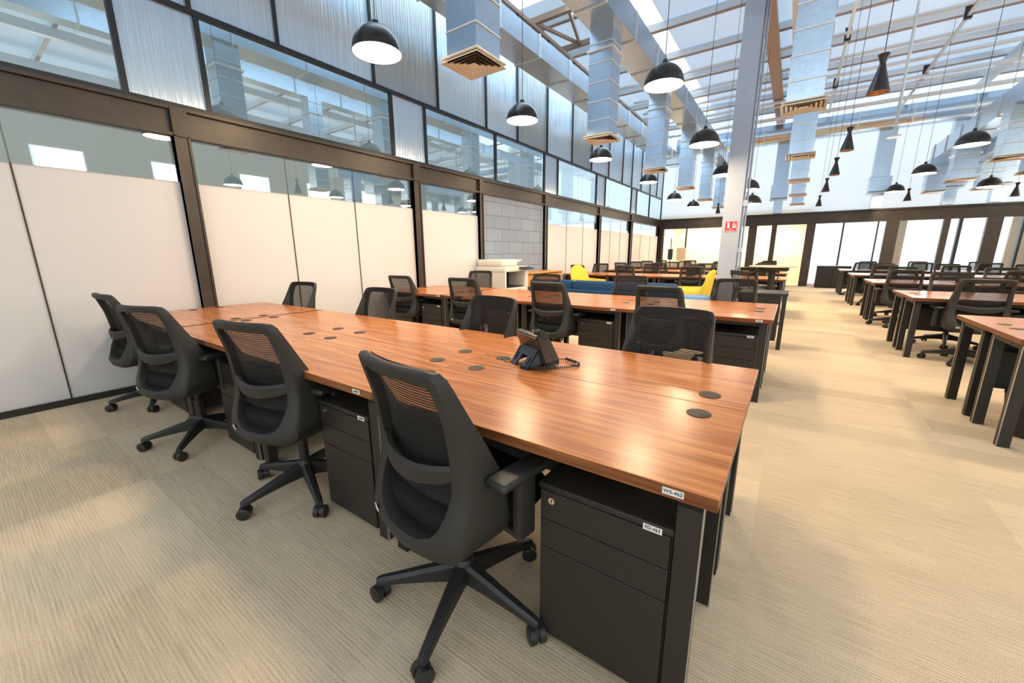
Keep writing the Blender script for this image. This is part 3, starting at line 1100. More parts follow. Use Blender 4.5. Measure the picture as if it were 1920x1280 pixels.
def make_chair(full=True):
    r = empty('office_chair')
    # five-star base; its own phase is applied by turning the child
    base = MB().lathe([(0.0, 0.085), (0.038, 0.085), (0.045, 0.10), (0.04, 0.165), (0.03, 0.18), (0, 0.18)], 20)
    if full:
        bo = base.build('base_hub', 'black_plastic', r)
    arms = []
    for k in range(5):
        a = k * 2 * PI / 5
        arm = MB() if full else base
        c, s = math.cos(a), math.sin(a)
        prof = []
        for t, wd, zt, zb in ((0.03, 0.052, 0.165, 0.09), (0.12, 0.046, 0.145, 0.088), (0.24, 0.038, 0.115, 0.078), (0.315, 0.034, 0.098, 0.068), (0.335, 0.028, 0.09, 0.068)):
            prof.append([(c * t - s * q, s * t + c * q, z) for q, z in ((-wd / 2, zb), (-wd / 2, zt - 0.012), (-wd / 4, zt), (wd / 4, zt), (wd / 2, zt - 0.012), (wd / 2, zb))])
        arm.loft(prof, caps=True)
        if full:
            arm.build('base_arm', 'black_plastic', bo)
        cst = MB() if full else base
        cx, cy = c * 0.325, s * 0.325
        cst.tube([(cx, cy, 0.05), (cx, cy, 0.08)], 0.008, 8)
        wa = a + 0.9
        dx, dy = math.cos(wa), math.sin(wa)
        for sg_ in (-1, 1):
            cst.tube([(cx + dx * 0.006 * sg_, cy + dy * 0.006 * sg_, 0.031), (cx + dx * 0.012 * sg_, cy + dy * 0.012 * sg_, 0.031), (cx + dx * 0.027 * sg_, cy + dy * 0.027 * sg_, 0.031), (cx + dx * 0.031 * sg_, cy + dy * 0.031 * sg_, 0.031)], [0.030, 0.031, 0.031, 0.022], 16)
        # hood over the wheels
        cst.tube([(cx - dx * 0.03, cy - dy * 0.03, 0.035), (cx + dx * 0.03, cy + dy * 0.03, 0.035)], 0.022, 10)
        if full:
            cst.build('caster', 'black_plastic', bo)
    if not full:
        bo = base.build('base', 'black_plastic', r)
    MB().tube([(0, 0, 0.15), (0, 0, 0.30)], 0.026, 14).tube([(0, 0, 0.30), (0, 0, 0.41)], 0.016, 12).box(-0.09, 0.09, -0.13, 0.12, 0.385, 0.43, 0.012) \
        .tube([(0.05, 0.04, 0.41), (0.27, 0.06, 0.41)], 0.007, 8).build('gas_lift', 'black_plastic', r)
    # seat
    seat = MB()
    rings = []
    for z, s_, in ((0.432, 0.90), (0.44, 0.965), (0.455, 1.0), (0.49, 1.0), (0.51, 0.975), (0.523, 0.90), (0.528, 0.72)):
        ring = []
        for k in range(36):
            a = 2 * PI * k / 36
            cx = abs(math.cos(a)) ** 0.5 * math.copysign(1, math.cos(a))
            cy = abs(math.sin(a)) ** 0.5 * math.copysign(1, math.sin(a))
            ring.append((cx * 0.245 * s_, 0.035 + cy * 0.235 * s_, z - (0.02 * max(0, cy) ** 2 * (z > 0.5))))
        rings.append(ring)
    seat.loft(rings, caps=True).build('seat', 'black_fabric', r)
    bf = back_frame_mesh().build('back_frame', 'grey_plastic', r, True, 0.7)
    mesh_panel().build('mesh_back', 'mesh' if full else 'mesh_far', bf)
    # lumbar bar
    lb = MB()
    rows = []
    for k in range(13):
        x = -0.19 + 0.38 * k / 12
        t = 1 - (x / 0.19) ** 2
        y0 = yb(x, 0.68) + 0.012 - 0.018 * t
        rows.append([(x, y0, 0.705 - 0.02 * t), (x, y0 - 0.010, 0.69 - 0.02 * t), (x, y0 - 0.004, 0.655 - 0.035 * t), (x, y0 + 0.012, 0.645 - 0.035 * t), (x, y0 + 0.02, 0.69 - 0.02 * t)])
    lb.loft(rows, caps=True).build('lumbar_bar', 'grey_plastic', r)
    for s_ in (-1, 1):
        ar = MB()
        ar.loft([[(s_ * 0.10, 0.0, 0.415), (s_ * 0.10, 0.07, 0.415), (s_ * 0.10, 0.07, 0.435), (s_ * 0.10, 0.0, 0.435)],
                 [(s_ * 0.27, -0.01, 0.415), (s_ * 0.27, 0.06, 0.415), (s_ * 0.265, 0.06, 0.435), (s_ * 0.265, -0.01, 0.435)]], caps=True)
        ar.box(s_ * 0.285 - 0.018, s_ * 0.285 + 0.018, -0.015, 0.06, 0.415, 0.64, 0.008)
        ao = ar.build('armrest_post', 'grey_plastic', r)
        MB().box(s_ * 0.285 - 0.042, s_ * 0.285 + 0.042, -0.11, 0.14, 0.632, 0.662, 0.013, 3).build('arm_pad', 'black_plastic', ao)
    if full:
        lab = MB().box(-0.015, 0.015, -0.002, 0.002, -0.009, 0.009)
        lo = lab.build('asset_label', 'label', r, False)
        lo.location = (-0.155, yb(-0.155, 0.445) - 0.004, 0.447)
        lo.rotation_euler = (0.25, 0, -0.35)
        MB().box(-0.010, 0.010, -0.0028, -0.002, -0.0025, 0.0025).build('print_line', 'ink', lo, False)
    return r


chair_full = make_chair(True)
chair_far = make_chair(False)
register(chair_full)
register(chair_far)
used = {'full': False, 'far': False}


def chair(x, y, rz, label, group, full=True, phase=None):
    key = 'full' if full else 'far'
    src = chair_full if full else chair_far
    if not used[key]:
        o = src
        used[key] = True
    else:
        o = copy_tree(src)
    o.location = (x, y, 0)
    o.rotation_euler = (0, 0, rz)
    if phase is not None:
        for c in bpy.data.objects:
            if c.parent == o and c.name.startswith('base'):
                c.rotation_euler = (0, 0, phase - rz)
    tag(o, label, 'office chair', group)
    return o


R = math.radians
G1 = 'mesh chairs along the front desk row'
chair(-0.89, 0.945, R(-8), 'black mesh office chair nearest the viewer, its tall back fully seen before the drawer unit', G1, True, R(-72))
chair(-2.12, 0.99, R(11), 'black mesh office chair second from the viewer, beside the second drawer unit', G1, True, R(-90))
chair(-3.35, 0.89, R(16), 'black mesh office chair third from the viewer along the front desks', G1, True, R(-112))
chair(-4.60, 0.96, R(2), 'black mesh office chair seen edge-on against the white wall panel', G1, True, R(-95))
chair(-4.45, 2.10, R(186), 'black mesh chair behind the front desks, by the white wall panels', G1, True, R(20))
chair(-3.05, 2.06, R(180), 'black mesh chair behind the front desks, second from the wall', G1, True, R(60))
chair(-1.75, 2.02, R(173), 'black mesh chair behind the front desks, left of the desk phone', G1, True, R(40))
chair(-0.52, 2.07, R(177), 'black mesh chair behind the front desks, wide back right of the phone', G1, True, R(10))
G2 = 'mesh chairs along the second desk row'
second = [(-4.66, 4.02, 5, 'black mesh chair facing the second desk row, nearest the white wall'),
          (-3.50, 4.06, 8, 'black mesh chair facing the second desk row, second from the wall'),
          (-2.14, 3.96, -2, 'black mesh chair facing the second desk row, just behind the desk phone'),
          (-0.98, 4.03, -4, 'black mesh chair facing the second desk row, nearest the aisle'),
          (-4.50, 5.36, 198, 'black mesh chair behind the second desk row, before the printer'),
          (-2.93, 4.95, 190, 'black mesh chair behind the second desk row, before the pine cabinet'),
          (-1.72, 5.10, 188, 'black mesh chair behind the second desk row, before the blue sofa'),
          (-0.51, 5.03, 178, 'black mesh chair behind the second desk row, in front of the steel column')]
for x, y, d, lab in second:
    chair(x, y, R(d), lab, G2, True, random.random() * 6)
ORD = ['nearest the glazed wall', 'second from the glazed wall', 'third from the glazed wall', 'nearest the aisle']
ORDR = ['nearest the aisle', 'second from the aisle', 'third from the aisle', 'fourth from the aisle']


# ================================================================== DESKS
DW, DD = 1.28, 0.622


def make_desk(full=True):
    """one workstation; origin on the floor at the front left corner, long side along +x, rear edge at +y"""
    r = empty('workstation_desk')
    t = MB().box(0.001, DW - 0.001, 0, DD, 0.715, 0.75, 0.0015, 1).build('desk_top', 'wood', r, False)
    t.data.materials.append(M['wood_edge'])  # darker wood for the side faces of the top
    for p in t.data.polygons:
        if abs(p.normal.z) < 0.5:
            p.material_index = 1
    for x, y in ((0.035, 0.05), (DW - 0.095, 0.05), (0.035, DD - 0.115), (DW - 0.095, DD - 0.115)):
        lg = MB().box(x, x + 0.06, y, y + 0.055, 0.0, 0.70).build('leg', 'black_metal', r, False)
        if full:
            MB().box(x + 0.0602 if x > 0.5 else x - 0.003, x + 0.0632 if x > 0.5 else x - 0.0002, y - 0.001, y + 0.009, 0.0, 0.70).build('pale_edge', 'edge_steel', lg, False)  # paler strip along one edge of the leg
    MB().box(0.035, 0.095, 0.05, DD - 0.06, 0.672, 0.714).box(DW - 0.095, DW - 0.035, 0.05, DD - 0.06, 0.672, 0.714).box(0.095, DW - 0.095, 0.10, 0.14, 0.672, 0.714).build('frame_rail', 'black_metal', r, False)
    MB().box(0.10, DW - 0.10, DD - 0.03, DD - 0.015, 0.28, 0.70).box(0.10, DW - 0.10, DD - 0.2, DD - 0.03, 0.58, 0.585).build('shade_panel', 'panel_dark', r, False)  # black panel and shelf added to darken the space under the desk
    for x in (0.135, DW - 0.135):
        g = MB().lathe([(0.0, 0.7535), (0.036, 0.7535), (0.040, 0.7525), (0.040, 0.7502)], 24, (x, DD - 0.11, 0)).build('cable_grommet', 'grommet', r)
        if full:
            MB().box(x - 0.012, x + 0.03, DD - 0.116, DD - 0.104, 0.7536, 0.7542).build('grommet_slot', 'black_plastic', g, False)
    return r


def add_label(par, x, y, z, txt=None, w_=0.05, h_=0.018):
    o = MB().box(x - w_ / 2, x + w_ / 2, y - 0.0012, y, z - h_ / 2, z + h_ / 2).build('asset_label', 'label', par, False)
    if txt:
        text_obj(txt, 0.0135, 'ink', o, Matrix.Translation((x, y - 0.0016, z)) @ FACE_FRONT)
    else:
        MB().box(x - w_ * 0.33, x + w_ * 0.33, y - 0.0018, y - 0.0012, z - 0.003, z + 0.003).build('print_line', 'ink', o, False)
    return o


desk_full = make_desk(True)
register(desk_full)
desk_used = False


def desk(x, y, rot, label, group, lab=None, has_label=False):
    global desk_used
    if not desk_used:
        o = desk_full
        desk_used = True
    else:
        o = copy_tree(desk_full)
    o.location = (x, y, 0)
    o.rotation_euler = (0, 0, rot)
    tag(o, label, 'desk', group)
    if has_label:
        add_label(o, DW - 0.10, 0.0, 0.733, lab)
    return o


def make_pedestal():
    """origin on floor at front left corner, drawers face -y"""
    r = empty('drawer_pedestal')
    W, D, H = 0.40, 0.50, 0.60
    MB().box(0, W, 0.018, D, 0.03, H - 0.022).build('cabinet_body', 'black_metal', r, False)
    MB().box(-0.003, W + 0.003, -0.002, D + 0.003, H - 0.022, H, 0.004, 2).build('cabinet_top', 'black_metal', r)
    for z0, z1 in ((0.475, 0.574), (0.372, 0.472), (0.035, 0.369)):
        MB().box(0.004, W - 0.004, 0.0, 0.018, z0, z1, 0.0015, 1).build('drawer_front', 'black_metal', r, False)
    k = MB().tube([(0.045, -0.006, 0.548), (0.045, 0.001, 0.548)], 0.011, 18).build('lock', 'chrome', r)
    MB().box(0.0435, 0.0465, -0.0068, -0.006, 0.542, 0.554).build('keyhole', 'ink', k, False)
    for x, y in ((0.05, 0.06), (W - 0.05, 0.06), (0.05, D - 0.06), (W - 0.05, D - 0.06)):
        MB().tube([(x - 0.012, y, 0.018), (x + 0.012, y, 0.018)], 0.018, 12).build('caster', 'black_plastic', r)
    return r


ped0 = make_pedestal()
register(ped0)
ped_used = False


def pedestal(x, y, label, group, txt=None, lab=True, rot=0):
    global ped_used
    if not ped_used:
        o = ped0
        ped_used = True
    else:
        o = copy_tree(ped0)
    o.location = (x, y, 0)
    o.rotation_euler = (0, 0, rot)
    tag(o, label, 'drawer unit', group)
    if lab:
        add_label(o, 0.35, -0.002, 0.583, txt)
    return o


XL = [-5.15 + 0.0, -3.91, -2.63, -1.35]
XL[0] = -5.145
xs4 = [-5.19, -3.91, -2.63, -1.35]
rows_left = [(0.92, 'front desk row', G1), (3.88, 'second desk row', G2)]
for ri, (y0, rname, grp) in enumerate(rows_left):
    g = 'workstations of the ' + rname
    for k, x in enumerate(xs4):
        xx = max(x, -5.125) if k == 0 else x
        desk(xx, y0, 0, 'wood-topped desk, viewer side of %s, %s' % (rname, ORD[k]), g, 'WS-463' if (ri == 0 and k == 3) else None, True)
        desk(xx + DW, y0 + 1.248, PI, 'wood-topped desk, far side of %s, %s' % (rname, ORD[k]), g)
        pedestal(xx + DW - 0.50, y0 + 0.045, 'black drawer pedestal under the %s, %s' % (rname, ORD[k]), 'drawer pedestals under the desks', 'PD-463' if (ri == 0 and k == 3) else None)
left_far = [(9.8, 'third desk row'), (12.75, 'fourth desk row'), (15.7, 'last left desk row')]
for y0, rname in left_far:
    for k, x in enumerate(xs4):
        xx = max(x, -5.125) if k == 0 else x
        desk(xx, y0, 0, 'wood-topped desk, near side of %s beyond sofas, %s' % (rname, ORD[k]), 'workstations of the ' + rname)
        desk(xx + DW, y0 + 1.248, PI, 'wood-topped desk, far side of %s beyond sofas, %s' % (rname, ORD[k]), 'workstations of the ' + rname)
        j = random.uniform
        chair(xx + DW / 2 + j(-.12, .12), y0 + 0.1 + j(-.08, .05), R(j(-14, 14)), 'black mesh chair, near side of %s, %s' % (rname, ORD[k]), 'mesh chairs of the ' + rname, False)
        chair(xx + DW / 2 + j(-.12, .12), y0 + 1.18 + j(-.05, .1), R(180 + j(-14, 14)), 'black mesh chair, far side of %s, %s' % (rname, ORD[k]), 'mesh chairs of the ' + rname, False)

NAMES = ['first', 'second', 'third', 'fourth', 'fifth']
for ri, y0 in enumerate((3.86, 6.72, 9.70, 12.72, 15.72)):
    rn = '%s right desk row' % NAMES[ri]
    for k in range(4):
        xx = 1.255 + k * DW
        if xx > 0.36 * (y0 + 1.25) + 0.9:
            continue
        desk(xx, y0, 0, 'wood-topped desk, near side of %s, %s' % (rn, ORDR[k]), 'workstations of the ' + rn)
        desk(xx + DW, y0 + 1.248, PI, 'wood-topped desk, far side of %s, %s' % (rn, ORDR[k]), 'workstations of the ' + rn)
        if ri == 0 and k == 0:
            chair(xx + 0.98, y0 + 0.02, R(-4), 'black mesh chair pushed in at the first right desk, nearest the aisle', 'mesh chairs of the ' + rn, True, R(200))
        else:
            full = (y0 < 9)
            j = random.uniform
            px, py, pr = xx + 0.47 + j(-.06, .06), y0 + 0.1 + j(-.08, .04), j(-9, 9)
            if ri == 1 and k == 0:
                px, py, pr = 1.78, 6.78, 2
            if ri == 2 and k == 0:
                px, py, pr = 1.60, 9.55, 2
            chair(px, py, R(pr), 'black mesh chair, near side of %s, %s' % (rn, ORDR[k]), 'mesh chairs of the ' + rn, full, R(-115) if k == 0 else None)
        if not (ri == 0 and k == 0):
            chair(xx + DW / 2 + random.uniform(-.1, .1), y0 + 1.18 + random.uniform(-.05, .1), R(180 + random.uniform(-9, 9)), 'black mesh chair, far side of %s, %s' % (rn, ORDR[k]), 'mesh chairs of the ' + rn, y0 < 5)
        if ri < 3:
            pedestal(xx + DW - 0.50, y0 + 0.045, 'black drawer pedestal under the %s, %s' % (rn, ORDR[k]), 'drawer pedestals under the desks', None, ri < 2)


# ================================================================== DESK PHONE
def make_phone():
    r = empty('desk_phone')
    body = MB()
    # slab leaning back, faces +y
    prof = [(0.10, 0.0), (0.125, 0.012), (0.05, 0.165), (0.025, 0.172), (0.005, 0.160), (0.065, 0.004)]
    body.prism(prof, -0.105, 0.105)
    bmesh.ops.bevel(body.bm, geom=list(body.bm.edges), offset=0.006, segments=2, affect='EDGES')
    b = body.build('phone_body', 'phone', r)
    st = MB()
    # forked stand leaning the other way
    def plate(x0, x1, y0, z0, y1, z1, t=0.009):
        st.loft([[(x0, y0, z0), (x1, y0, z0), (x1, y0 + t, z0), (x0, y0 + t, z0)], [(x0, y1, z1), (x1, y1, z1), (x1, y1 + t, z1), (x0, y1 + t, z1)]], caps=True)
    plate(-0.082, -0.068, -0.035, 0.0, 0.028, 0.085)
    plate(-0.055, -0.030, -0.035, 0.0, 0.028, 0.085)
    plate(0.030, 0.055, -0.035, 0.0, 0.028, 0.085)
    plate(0.068, 0.082, -0.035, 0.0, 0.028, 0.085)
    plate(-0.082, -0.030, -0.037, 0.0, -0.022, 0.018)
    plate(0.030, 0.082, -0.037, 0.0, -0.022, 0.018)
    plate(-0.082, 0.082, 0.005, 0.055, 0.032, 0.092)
    st.loft([[(-0.082, -0.035, 0), (-0.076, -0.035, 0), (-0.076, 0.06, 0.02), (-0.082, 0.06, 0.02)], [(-0.082, 0.02, 0.085), (-0.076, 0.02, 0.085), (-0.076, 0.04, 0.09), (-0.082, 0.04, 0.09)]], caps=True)
    st.loft([[(0.076, -0.035, 0), (0.082, -0.035, 0), (0.082, 0.06, 0.02), (0.076, 0.06, 0.02)], [(0.076, 0.02, 0.085), (0.082, 0.02, 0.085), (0.082, 0.04, 0.09), (0.076, 0.04, 0.09)]], caps=True)
    st.build('stand', 'phone_blue', r, False)
    hs = MB()
    hp = [(0.145, 0.0), (0.150, 0.03), (0.075, 0.175), (0.055, 0.190), (0.030, 0.192), (0.018, 0.178), (0.030, 0.160), (0.05, 0.150), (0.115, 0.02)]
    hs.prism(hp, 0.048, 0.100)
    bmesh.ops.bevel(hs.bm, geom=list(hs.bm.edges), offset=0.006, segments=2, affect='EDGES')
    hs.build('handset', 'phone', r)
    sc2 = MB()
    sc2.prism([(0.118, 0.045), (0.122, 0.047), (0.068, 0.155), (0.064, 0.152)], -0.085, 0.02)
    sc2.build('screen', 'grey_plastic', r, False)
    # sticker on the sloping rear face
    lb = MB()
    lb.loft([[(-0.03, 0.0278, 0.105), (0.022, 0.0278, 0.105), (0.022, 0.0288, 0.105), (-0.03, 0.0288, 0.105)], [(-0.03, 0.0178, 0.132), (0.022, 0.0178, 0.132), (0.022, 0.0188, 0.132), (-0.03, 0.0188, 0.132)]], caps=True)
    lo = lb.build('asset_label', 'label', r, False)
    MB().loft([[(-0.018, 0.0225, 0.116), (0.010, 0.0225, 0.116), (0.010, 0.0230, 0.116), (-0.018, 0.0230, 0.116)], [(-0.018, 0.0205, 0.121), (0.010, 0.0205, 0.121), (0.010, 0.021, 0.121), (-0.018, 0.021, 0.121)]], caps=True).build('print_line', 'ink', lo, False)
    return r


ph = make_phone()
register(ph)
ph.location = (-1.045, 1.60, 0.751)
ph.rotation_euler = (0, 0, R(-28))
tag(ph, 'black desk phone on a blue-grey forked stand, alone on the front desk', 'phone')
KIDS[ph.name] = [c for c in bpy.data.objects if c.parent == ph]
# the coiled cord lies on the desk: a part of the phone
cord = MB()
pts = []
path = [Vector(p) for p in ((-1.03, 1.545, 0.760), (-0.98, 1.545, 0.760), (-0.93, 1.575, 0.760), (-0.875, 1.625, 0.760), (-0.825, 1.70, 0.760), (-0.81, 1.735, 0.760), (-0.835, 1.765, 0.760), (-0.885, 1.79, 0.760), (-0.915, 1.805, 0.760))]


def catmull(ps, n):
    out = []
    P = [ps[0]] + ps + [ps[-1]]
    for i in range(1, len(P) - 2):
        for k in range(n):
            t = k / n
            a, b, c, d = P[i - 1], P[i], P[i + 1], P[i + 2]
            out.append(0.5 * ((2 * b) + (c - a) * t + (2 * a - 5 * b + 4 * c - d) * t * t + (3 * b - a - 3 * c + d) * t ** 3))
    out.append(ps[-1])
    return out


sp = catmull(path, 60)
inv = Matrix.LocRotScale(ph.location, ph.rotation_euler, None).inverted()
hel = []
for i, p in enumerate(sp):
    t = (sp[min(i + 1, len(sp) - 1)] - sp[max(i - 1, 0)]).normalized()
    u = t.cross(Vector((0, 0, 1))).normalized()
    v = u.cross(t)
    a = i * 0.85
    hel.append(inv @ (p + (u * math.cos(a) + v * math.sin(a)) * 0.0055))
cord.tube(hel, 0.0022, 5)
cord.tube([inv @ Vector(p) for p in ((-0.915, 1.805, 0.757), (-0.94, 1.80, 0.755), (-0.97, 1.76, 0.755), (-0.985, 1.71, 0.758))], 0.0018, 6)
cord.tube([inv @ Vector(p) for p in ((-1.14, 1.63, 0.754), (-1.20, 1.66, 0.754), (-1.215, 1.635, 0.754), (-1.16, 1.60, 0.754), (-1.08, 1.60, 0.757))], 0.002, 6)
cord.build('coiled_cord', 'phone', ph)
for loc, rz, lab in (((-1.95, 10.2, 0.751), 0.2, 'small black desk phone on the third desk row beyond the sofa'),
                     ((2.75, 7.15, 0.751), 0.3, 'black desk phone on the second right desk row'),
                     ((2.5, 10.2, 0.751), -0.2, 'black desk phone on the third right desk row')):
    o = copy_tree(ph)
    o.location = loc
    o.rotation_euler = (0, 0, rz)
    tag(o, lab, 'phone')

# ================================================================== OTHER FURNITURE
# waste bin
bn = MB().lathe([(0, 0.01), (0.105, 0.01), (0.11, 0.02), (0.145, 0.30), (0.149, 0.305), (0.149, 0.315), (0.140, 0.315), (0.105, 0.03), (0, 0.03)], 28).build('waste_bin', 'black_plastic')
bn.location = (1.53, 4.27, -0.01)
tag(bn, 'round black waste bin under the first right desk', 'waste bin')

# black console at the end of the second row
ct = empty('console_table', (-0.27, 6.62, 0))
tag(ct, 'low black console table at the aisle behind the second desk row', 'table')
MB().box(-0.3, 0.28, -0.3, 0.3, 0.73, 0.76, 0.003, 1).build('table_top', 'black_metal', ct, False)
MB().box(-0.29, 0.2, -0.29, -0.27, 0.12, 0.73).box(-0.29, 0.2, 0.0, 0.02, 0.12, 0.73).build('side_panel', 'panel_dark', ct, False)
for x, y in ((0.22, -0.29), (0.22, 0.24), (-0.29, -0.29), (-0.29, 0.24)):
    MB().box(x, x + 0.05, y, y + 0.05, 0, 0.73).build('leg', 'black_metal', ct, False)


# blue sofa, its back to the viewer
def sofa(name, x, y, rz, wd, label):
    s = empty(name, (x, y, 0), rz)
    tag(s, label, 'sofa', 'blue lounge seating')
    h = wd / 2
    MB().box(-h, h, -0.40, 0.40, 0.12, 0.40, 0.04, 3).build('sofa_base', 'blue_fabric', s)
    MB().box(-h, h, -0.40, -0.24, 0.30, 0.62, 0.03, 3).build('sofa_back', 'blue_fabric', s)
    n = 3
    for k in range(n):
        a = -h + 0.02 + (wd - 0.04) * k / n
        MB().box(a + 0.004, a + (wd - 0.04) / n - 0.004, -0.34, -0.12, 0.40, 0.78, 0.06, 4).build('back_cushion', 'blue_fabric', s)
        MB().box(a + 0.004, a + (wd - 0.04) / n - 0.004, -0.16, 0.40, 0.38, 0.47, 0.035, 3).build('seat_cushion', 'blue_fabric', s)
    for sx in (-h + 0.06, h - 0.06):
        for sy in (-0.34, 0.34):
            MB().tube([(sx, sy, 0), (sx, sy, 0.12)], 0.02, 8).build('leg', 'black_metal', s)
    return s


sofa('sofa', -3.0, 7.35, 0, 2.95, 'long dark blue fabric sofa with its back to the desks')
ot = empty('ottoman', (-1.28, 7.30, 0))
tag(ot, 'square lighter blue ottoman between the sofa and the yellow armchair', 'ottoman')
MB().box(-0.22, 0.2, -0.25, 0.25, 0.06, 0.58, 0.05, 3).build('cushion', 'light_blue', ot)
for sx in (-0.16, 0.14):
    for sy in (-0.19, 0.19):
        MB().tube([(sx, sy, 0), (sx, sy, 0.08)], 0.02, 8).build('leg', 'black_metal', ot)


def armchair(x, y, rz, label):
    """faces +y; a shell whose sides sweep up into a high back"""
    s = empty('armchair', (x, y, 0), rz)
    tag(s, label, 'armchair', 'yellow lounge armchairs')
    mb = MB()
    rings_o = []
    n = 26
    for i in range(n + 1):
        t = -1 + 2 * i / n                     # -1 front of left arm .. 0 back centre .. 1 front of right arm
        a = t * PI * 0.5
        at = abs(t)
        if at < 0.5:
            x_ = 0.33 * math.sin(t * PI)
            y_ = -0.30 + 0.16 * (1 - math.cos(t * PI))
        else:
            x_ = math.copysign(0.33, t)
            y_ = -0.14 + (at - 0.5) * 0.92
        top = 1.0 - 0.04 * (at / 0.28) ** 2 if at < 0.28 else 0.96 - 0.29 * min(1, ((at - 0.28) / 0.16)) ** 1.2
        if at >= 0.44:
            top = 0.67 - 0.03 * (at - 0.44)
        back = 0.10 if at < 0.4 else max(0, 0.10 * (0.6 - at) / 0.2)
        nx, ny = (x_ / 0.33, -1 if at < 0.2 else 0)
        inx = -math.sin(min(1, at * 2) * PI / 2) * math.copysign(1, t) * 0.06
        iny = 0.06 * max(0, math.cos(min(1, at * 2) * PI / 2))
        ring = [(x_ * 0.86, y_ + 0.02, 0.14), (x_, y_, 0.30), (x_ * 1.03, y_ - back * 0.4, 0.55), (x_ * 1.0, y_ - back, top - 0.03), (x_ + inx * 0.5, y_ - back + iny * 0.5, top),
                (x_ + inx, y_ - back + iny, top - 0.03), (x_ + inx, y_ + iny * 1.2 - back * 0.3, 0.5), (x_ + inx * 1.2, y_ + iny * 1.2, 0.40)]
        rings_o.append(ring)
    mb.loft(rings_o, caps=True).build('shell', 'yellow_fabric', s, True, 1.0)
    MB().box(-0.28, 0.28, -0.28, 0.32, 0.14, 0.44, 0.05, 3).build('seat_cushion', 'yellow_fabric', s)
    for sx in (-0.2, 0.2):
        for sy in (-0.2, 0.24):
            MB().tube([(sx, sy, 0), (sx * 0.9, sy * 0.9, 0.16)], 0.013, 8).build('leg', 'black_metal', s)
    return s


armchair(-1.50, 7.95, R(88), 'yellow winged armchair seen from the side beside the steel column')
armchair(-4.2, 9.35, R(-110), 'yellow armchair behind the blue sofa, near the pine cabinet')

# pine cabinet against the glazed wall
pc = empty('pine_cabinet', (-4.86, 7.95, 0))
tag(pc, 'orange pine cabinet with open front beside the printer', 'cabinet')
MB().box(-0.26, 0.26, -0.85, 0.85, 0.86, 0.89, 0.003, 1).build('cabinet_top', 'pine', pc, False)
MB().box(-0.24, 0.24, -0.83, -0.80, 0, 0.86).box(-0.24, 0.24, 0.80, 0.83, 0, 0.86).box(-0.24, -0.21, -0.8, 0.8, 0, 0.86).build('carcass', 'pine', pc, False)
for ya, yb_ in ((-0.79, -0.27), (-0.265, 0.265), (0.27, 0.79)):
    d = MB().box(0.215, 0.24, ya, yb_, 0.05, 0.84, 0.002, 1).build('door', 'pine', pc, False)
    MB().tube([(0.24, yb_ - 0.05, 0.5), (0.265, yb_ - 0.05, 0.5)], 0.012, 10).build('knob', 'black_metal', d)

# photocopier
pr = empty('photocopier', (-4.76, 6.50, 0))
pr.scale = (1.05, 1.15, 1.11)
tag(pr, 'large cream photocopier by the grey block wall', 'photocopier')
MB().box(-0.33, 0.33, -0.35, 0.35, 0.02, 0.58, 0.015, 2).build('paper_cabinet', 'printer', pr)
for z0 in (0.06, 0.19, 0.32, 0.45):
    d = MB().box(0.33, 0.342, -0.33, 0.33, z0, z0 + 0.12, 0.004, 1).build('paper_drawer', 'printer', pr, False)
    MB().box(0.342, 0.347, -0.08, 0.08, z0 + 0.08, z0 + 0.095).build('drawer_pull', 'grey_plastic', d, False)
MB().box(-0.33, -0.05, -0.35, 0.35, 0.58, 0.86).box(-0.05, 0.33, 0.24, 0.35, 0.58, 0.86).box(-0.05, 0.33, -0.35, -0.31, 0.58, 0.86).build('output_housing', 'printer', pr, False)
MB().box(-0.045, 0.30, -0.31, 0.24, 0.585, 0.60).box(-0.048, -0.044, -0.31, 0.24, 0.60, 0.86).build('output_tray', 'black_plastic', pr, False)
MB().box(-0.33, 0.34, -0.36, 0.36, 0.86, 0.95, 0.012, 2).build('scanner_bed', 'printer', pr)
MB().box(-0.32, 0.26, -0.34, 0.12, 0.953, 1.07, 0.03, 3).build('document_feeder', 'printer', pr)
MB().loft([[(-0.25, 0.12, 0.98), (0.15, 0.12, 0.98), (0.15, 0.12, 1.0), (-0.25, 0.12, 1.0)], [(-0.25, 0.42, 1.05), (0.15, 0.42, 1.05), (0.15, 0.42, 1.06), (-0.25, 0.42, 1.06)]], caps=True).build('feeder_tray', 'printer', pr, False)
MB().loft([[(0.30, 0.05, 0.93), (0.46, 0.05, 0.89), (0.46, 0.05, 0.91), (0.30, 0.05, 0.95)], [(0.30, 0.36, 0.93), (0.46, 0.36, 0.89), (0.46, 0.36, 0.91), (0.30, 0.36, 0.95)]], caps=True).build('control_panel', 'grey_plastic', pr, False)

# round high table with stools
rt = empty('high_table', (-0.28, 8.75, 0))
tag(rt, 'round pale-topped high table on a black pedestal right of the column', 'table')
MB().lathe([(0, 1.03), (0.36, 1.03), (0.375, 1.04), (0.375, 1.055), (0, 1.055)], 36).build('table_top', 'palewood', rt)
MB().lathe([(0.25, 0.97), (0.25, 1.03)], 24).tube([(0, 0, 0.02), (0, 0, 1.0)], 0.055, 16).build('pedestal', 'black_metal', rt)
MB().lathe([(0, 0.0), (0.24, 0.0), (0.24, 0.015), (0.05, 0.03), (0, 0.03)], 28).build('foot_plate', 'black_metal', rt)


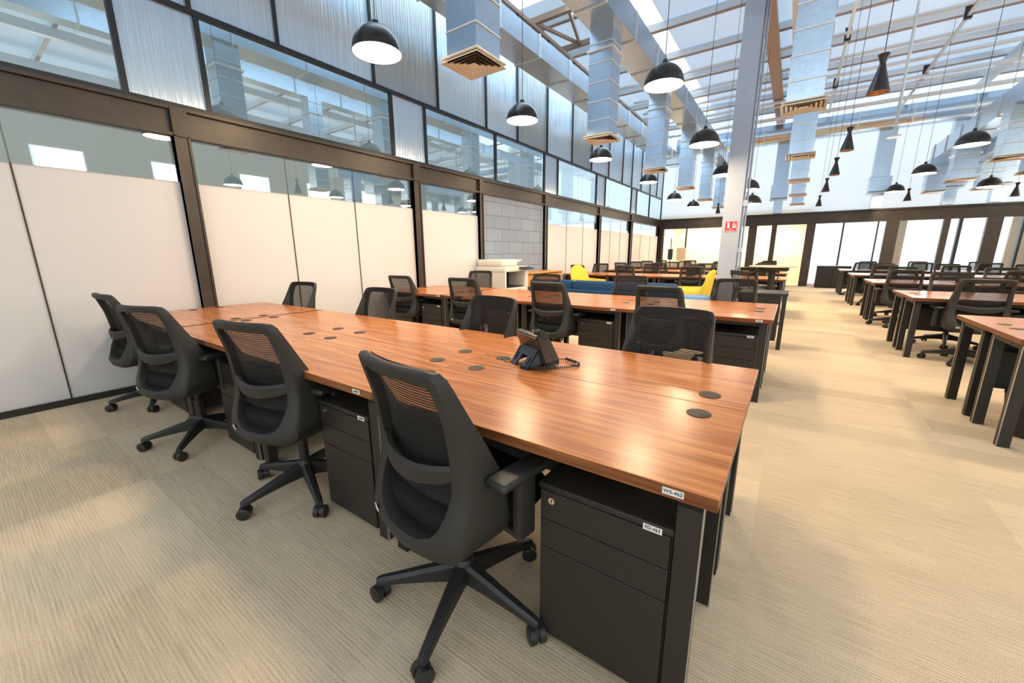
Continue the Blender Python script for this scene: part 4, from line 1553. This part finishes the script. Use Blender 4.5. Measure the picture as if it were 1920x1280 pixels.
def make_stool():
    s = empty('bar_stool')
    MB().box(-0.19, 0.19, -0.18, 0.18, 0.64, 0.67, 0.012, 2).build('seat', 'black_plastic', s)
    for sx in (-1, 1):
        for sy in (-1, 1):
            MB().bar((sx * 0.22, sy * 0.22, 0), (sx * 0.15, sy * 0.14, 0.65), 0.022, 0.022).build('leg', 'black_metal', s, False)
        MB().bar((sx * 0.17, -0.17, 0.66), (sx * 0.19, -0.25, 0.98), 0.018, 0.018).build('back_post', 'black_metal', s, False)
    MB().box(-0.2, 0.2, -0.26, -0.235, 0.90, 0.98, 0.008, 2).build('backrest', 'black_plastic', s)
    MB().box(-0.19, 0.19, 0.19, 0.205, 0.27, 0.285).box(-0.2, -0.185, -0.19, 0.19, 0.27, 0.285).box(0.185, 0.2, -0.19, 0.19, 0.27, 0.285).build('footrest', 'black_metal', s, False)
    return s


st0 = make_stool()
register(st0)
for i, (x, y, rz, lab) in enumerate(((-0.60, 8.45, 0.7, 'black metal bar stool on the column side of the round high table'),
                                    (-0.38, 9.16, PI, 'black metal bar stool behind the round high table'),)):
    o = st0 if i == 0 else copy_tree(st0)
    o.location = (x, y, 0)
    o.rotation_euler = (0, 0, -rz)
    tag(o, lab, 'bar stool', 'stools round the high table')

# low dark cabinet before the far windows, and the equipment by the far left corner
lc = empty('low_cabinet', (1.15, 18.75, 0))
tag(lc, 'low black cabinet standing before the bright far doors', 'cabinet')
MB().box(-0.38, 0.6, -0.2, 0.2, 0.02, 0.8, 0.004, 1).build('cabinet_body', 'black_metal', lc, False)
MB().box(-0.37, 0.10, -0.215, -0.2, 0.05, 0.78).box(0.11, 0.59, -0.215, -0.2, 0.05, 0.78).build('door', 'panel_dark', lc, False)
ds = empty('display_stand', (-4.45, 18.6, 0))
tag(ds, 'slim black equipment pole on a stand in the far left corner', 'stand')
MB().tube([(0, 0, 0.02), (0, 0, 1.9)], 0.02, 10).build('pole', 'black_metal', ds)
MB().box(-0.1, 0.1, -0.08, -0.02, 1.0, 1.45, 0.01, 1).build('display_panel', 'black_plastic', ds)
MB().box(-0.25, 0.25, -0.2, 0.2, 0, 0.03).build('foot_plate', 'black_metal', ds, False)
nb = empty('notice_board', (-4.05, 18.75, 0))
tag(nb, 'tan freestanding board beside the black pole in the far corner', 'board')
MB().box(-0.18, 0.18, -0.03, 0.03, 0.95, 1.5, 0.004, 1).build('board_panel', 'cream_board', nb, False)
for sx in (-0.15, 0.12):
    MB().box(sx, sx + 0.03, -0.015, 0.015, 0, 0.95).build('leg', 'sign_white', nb, False)
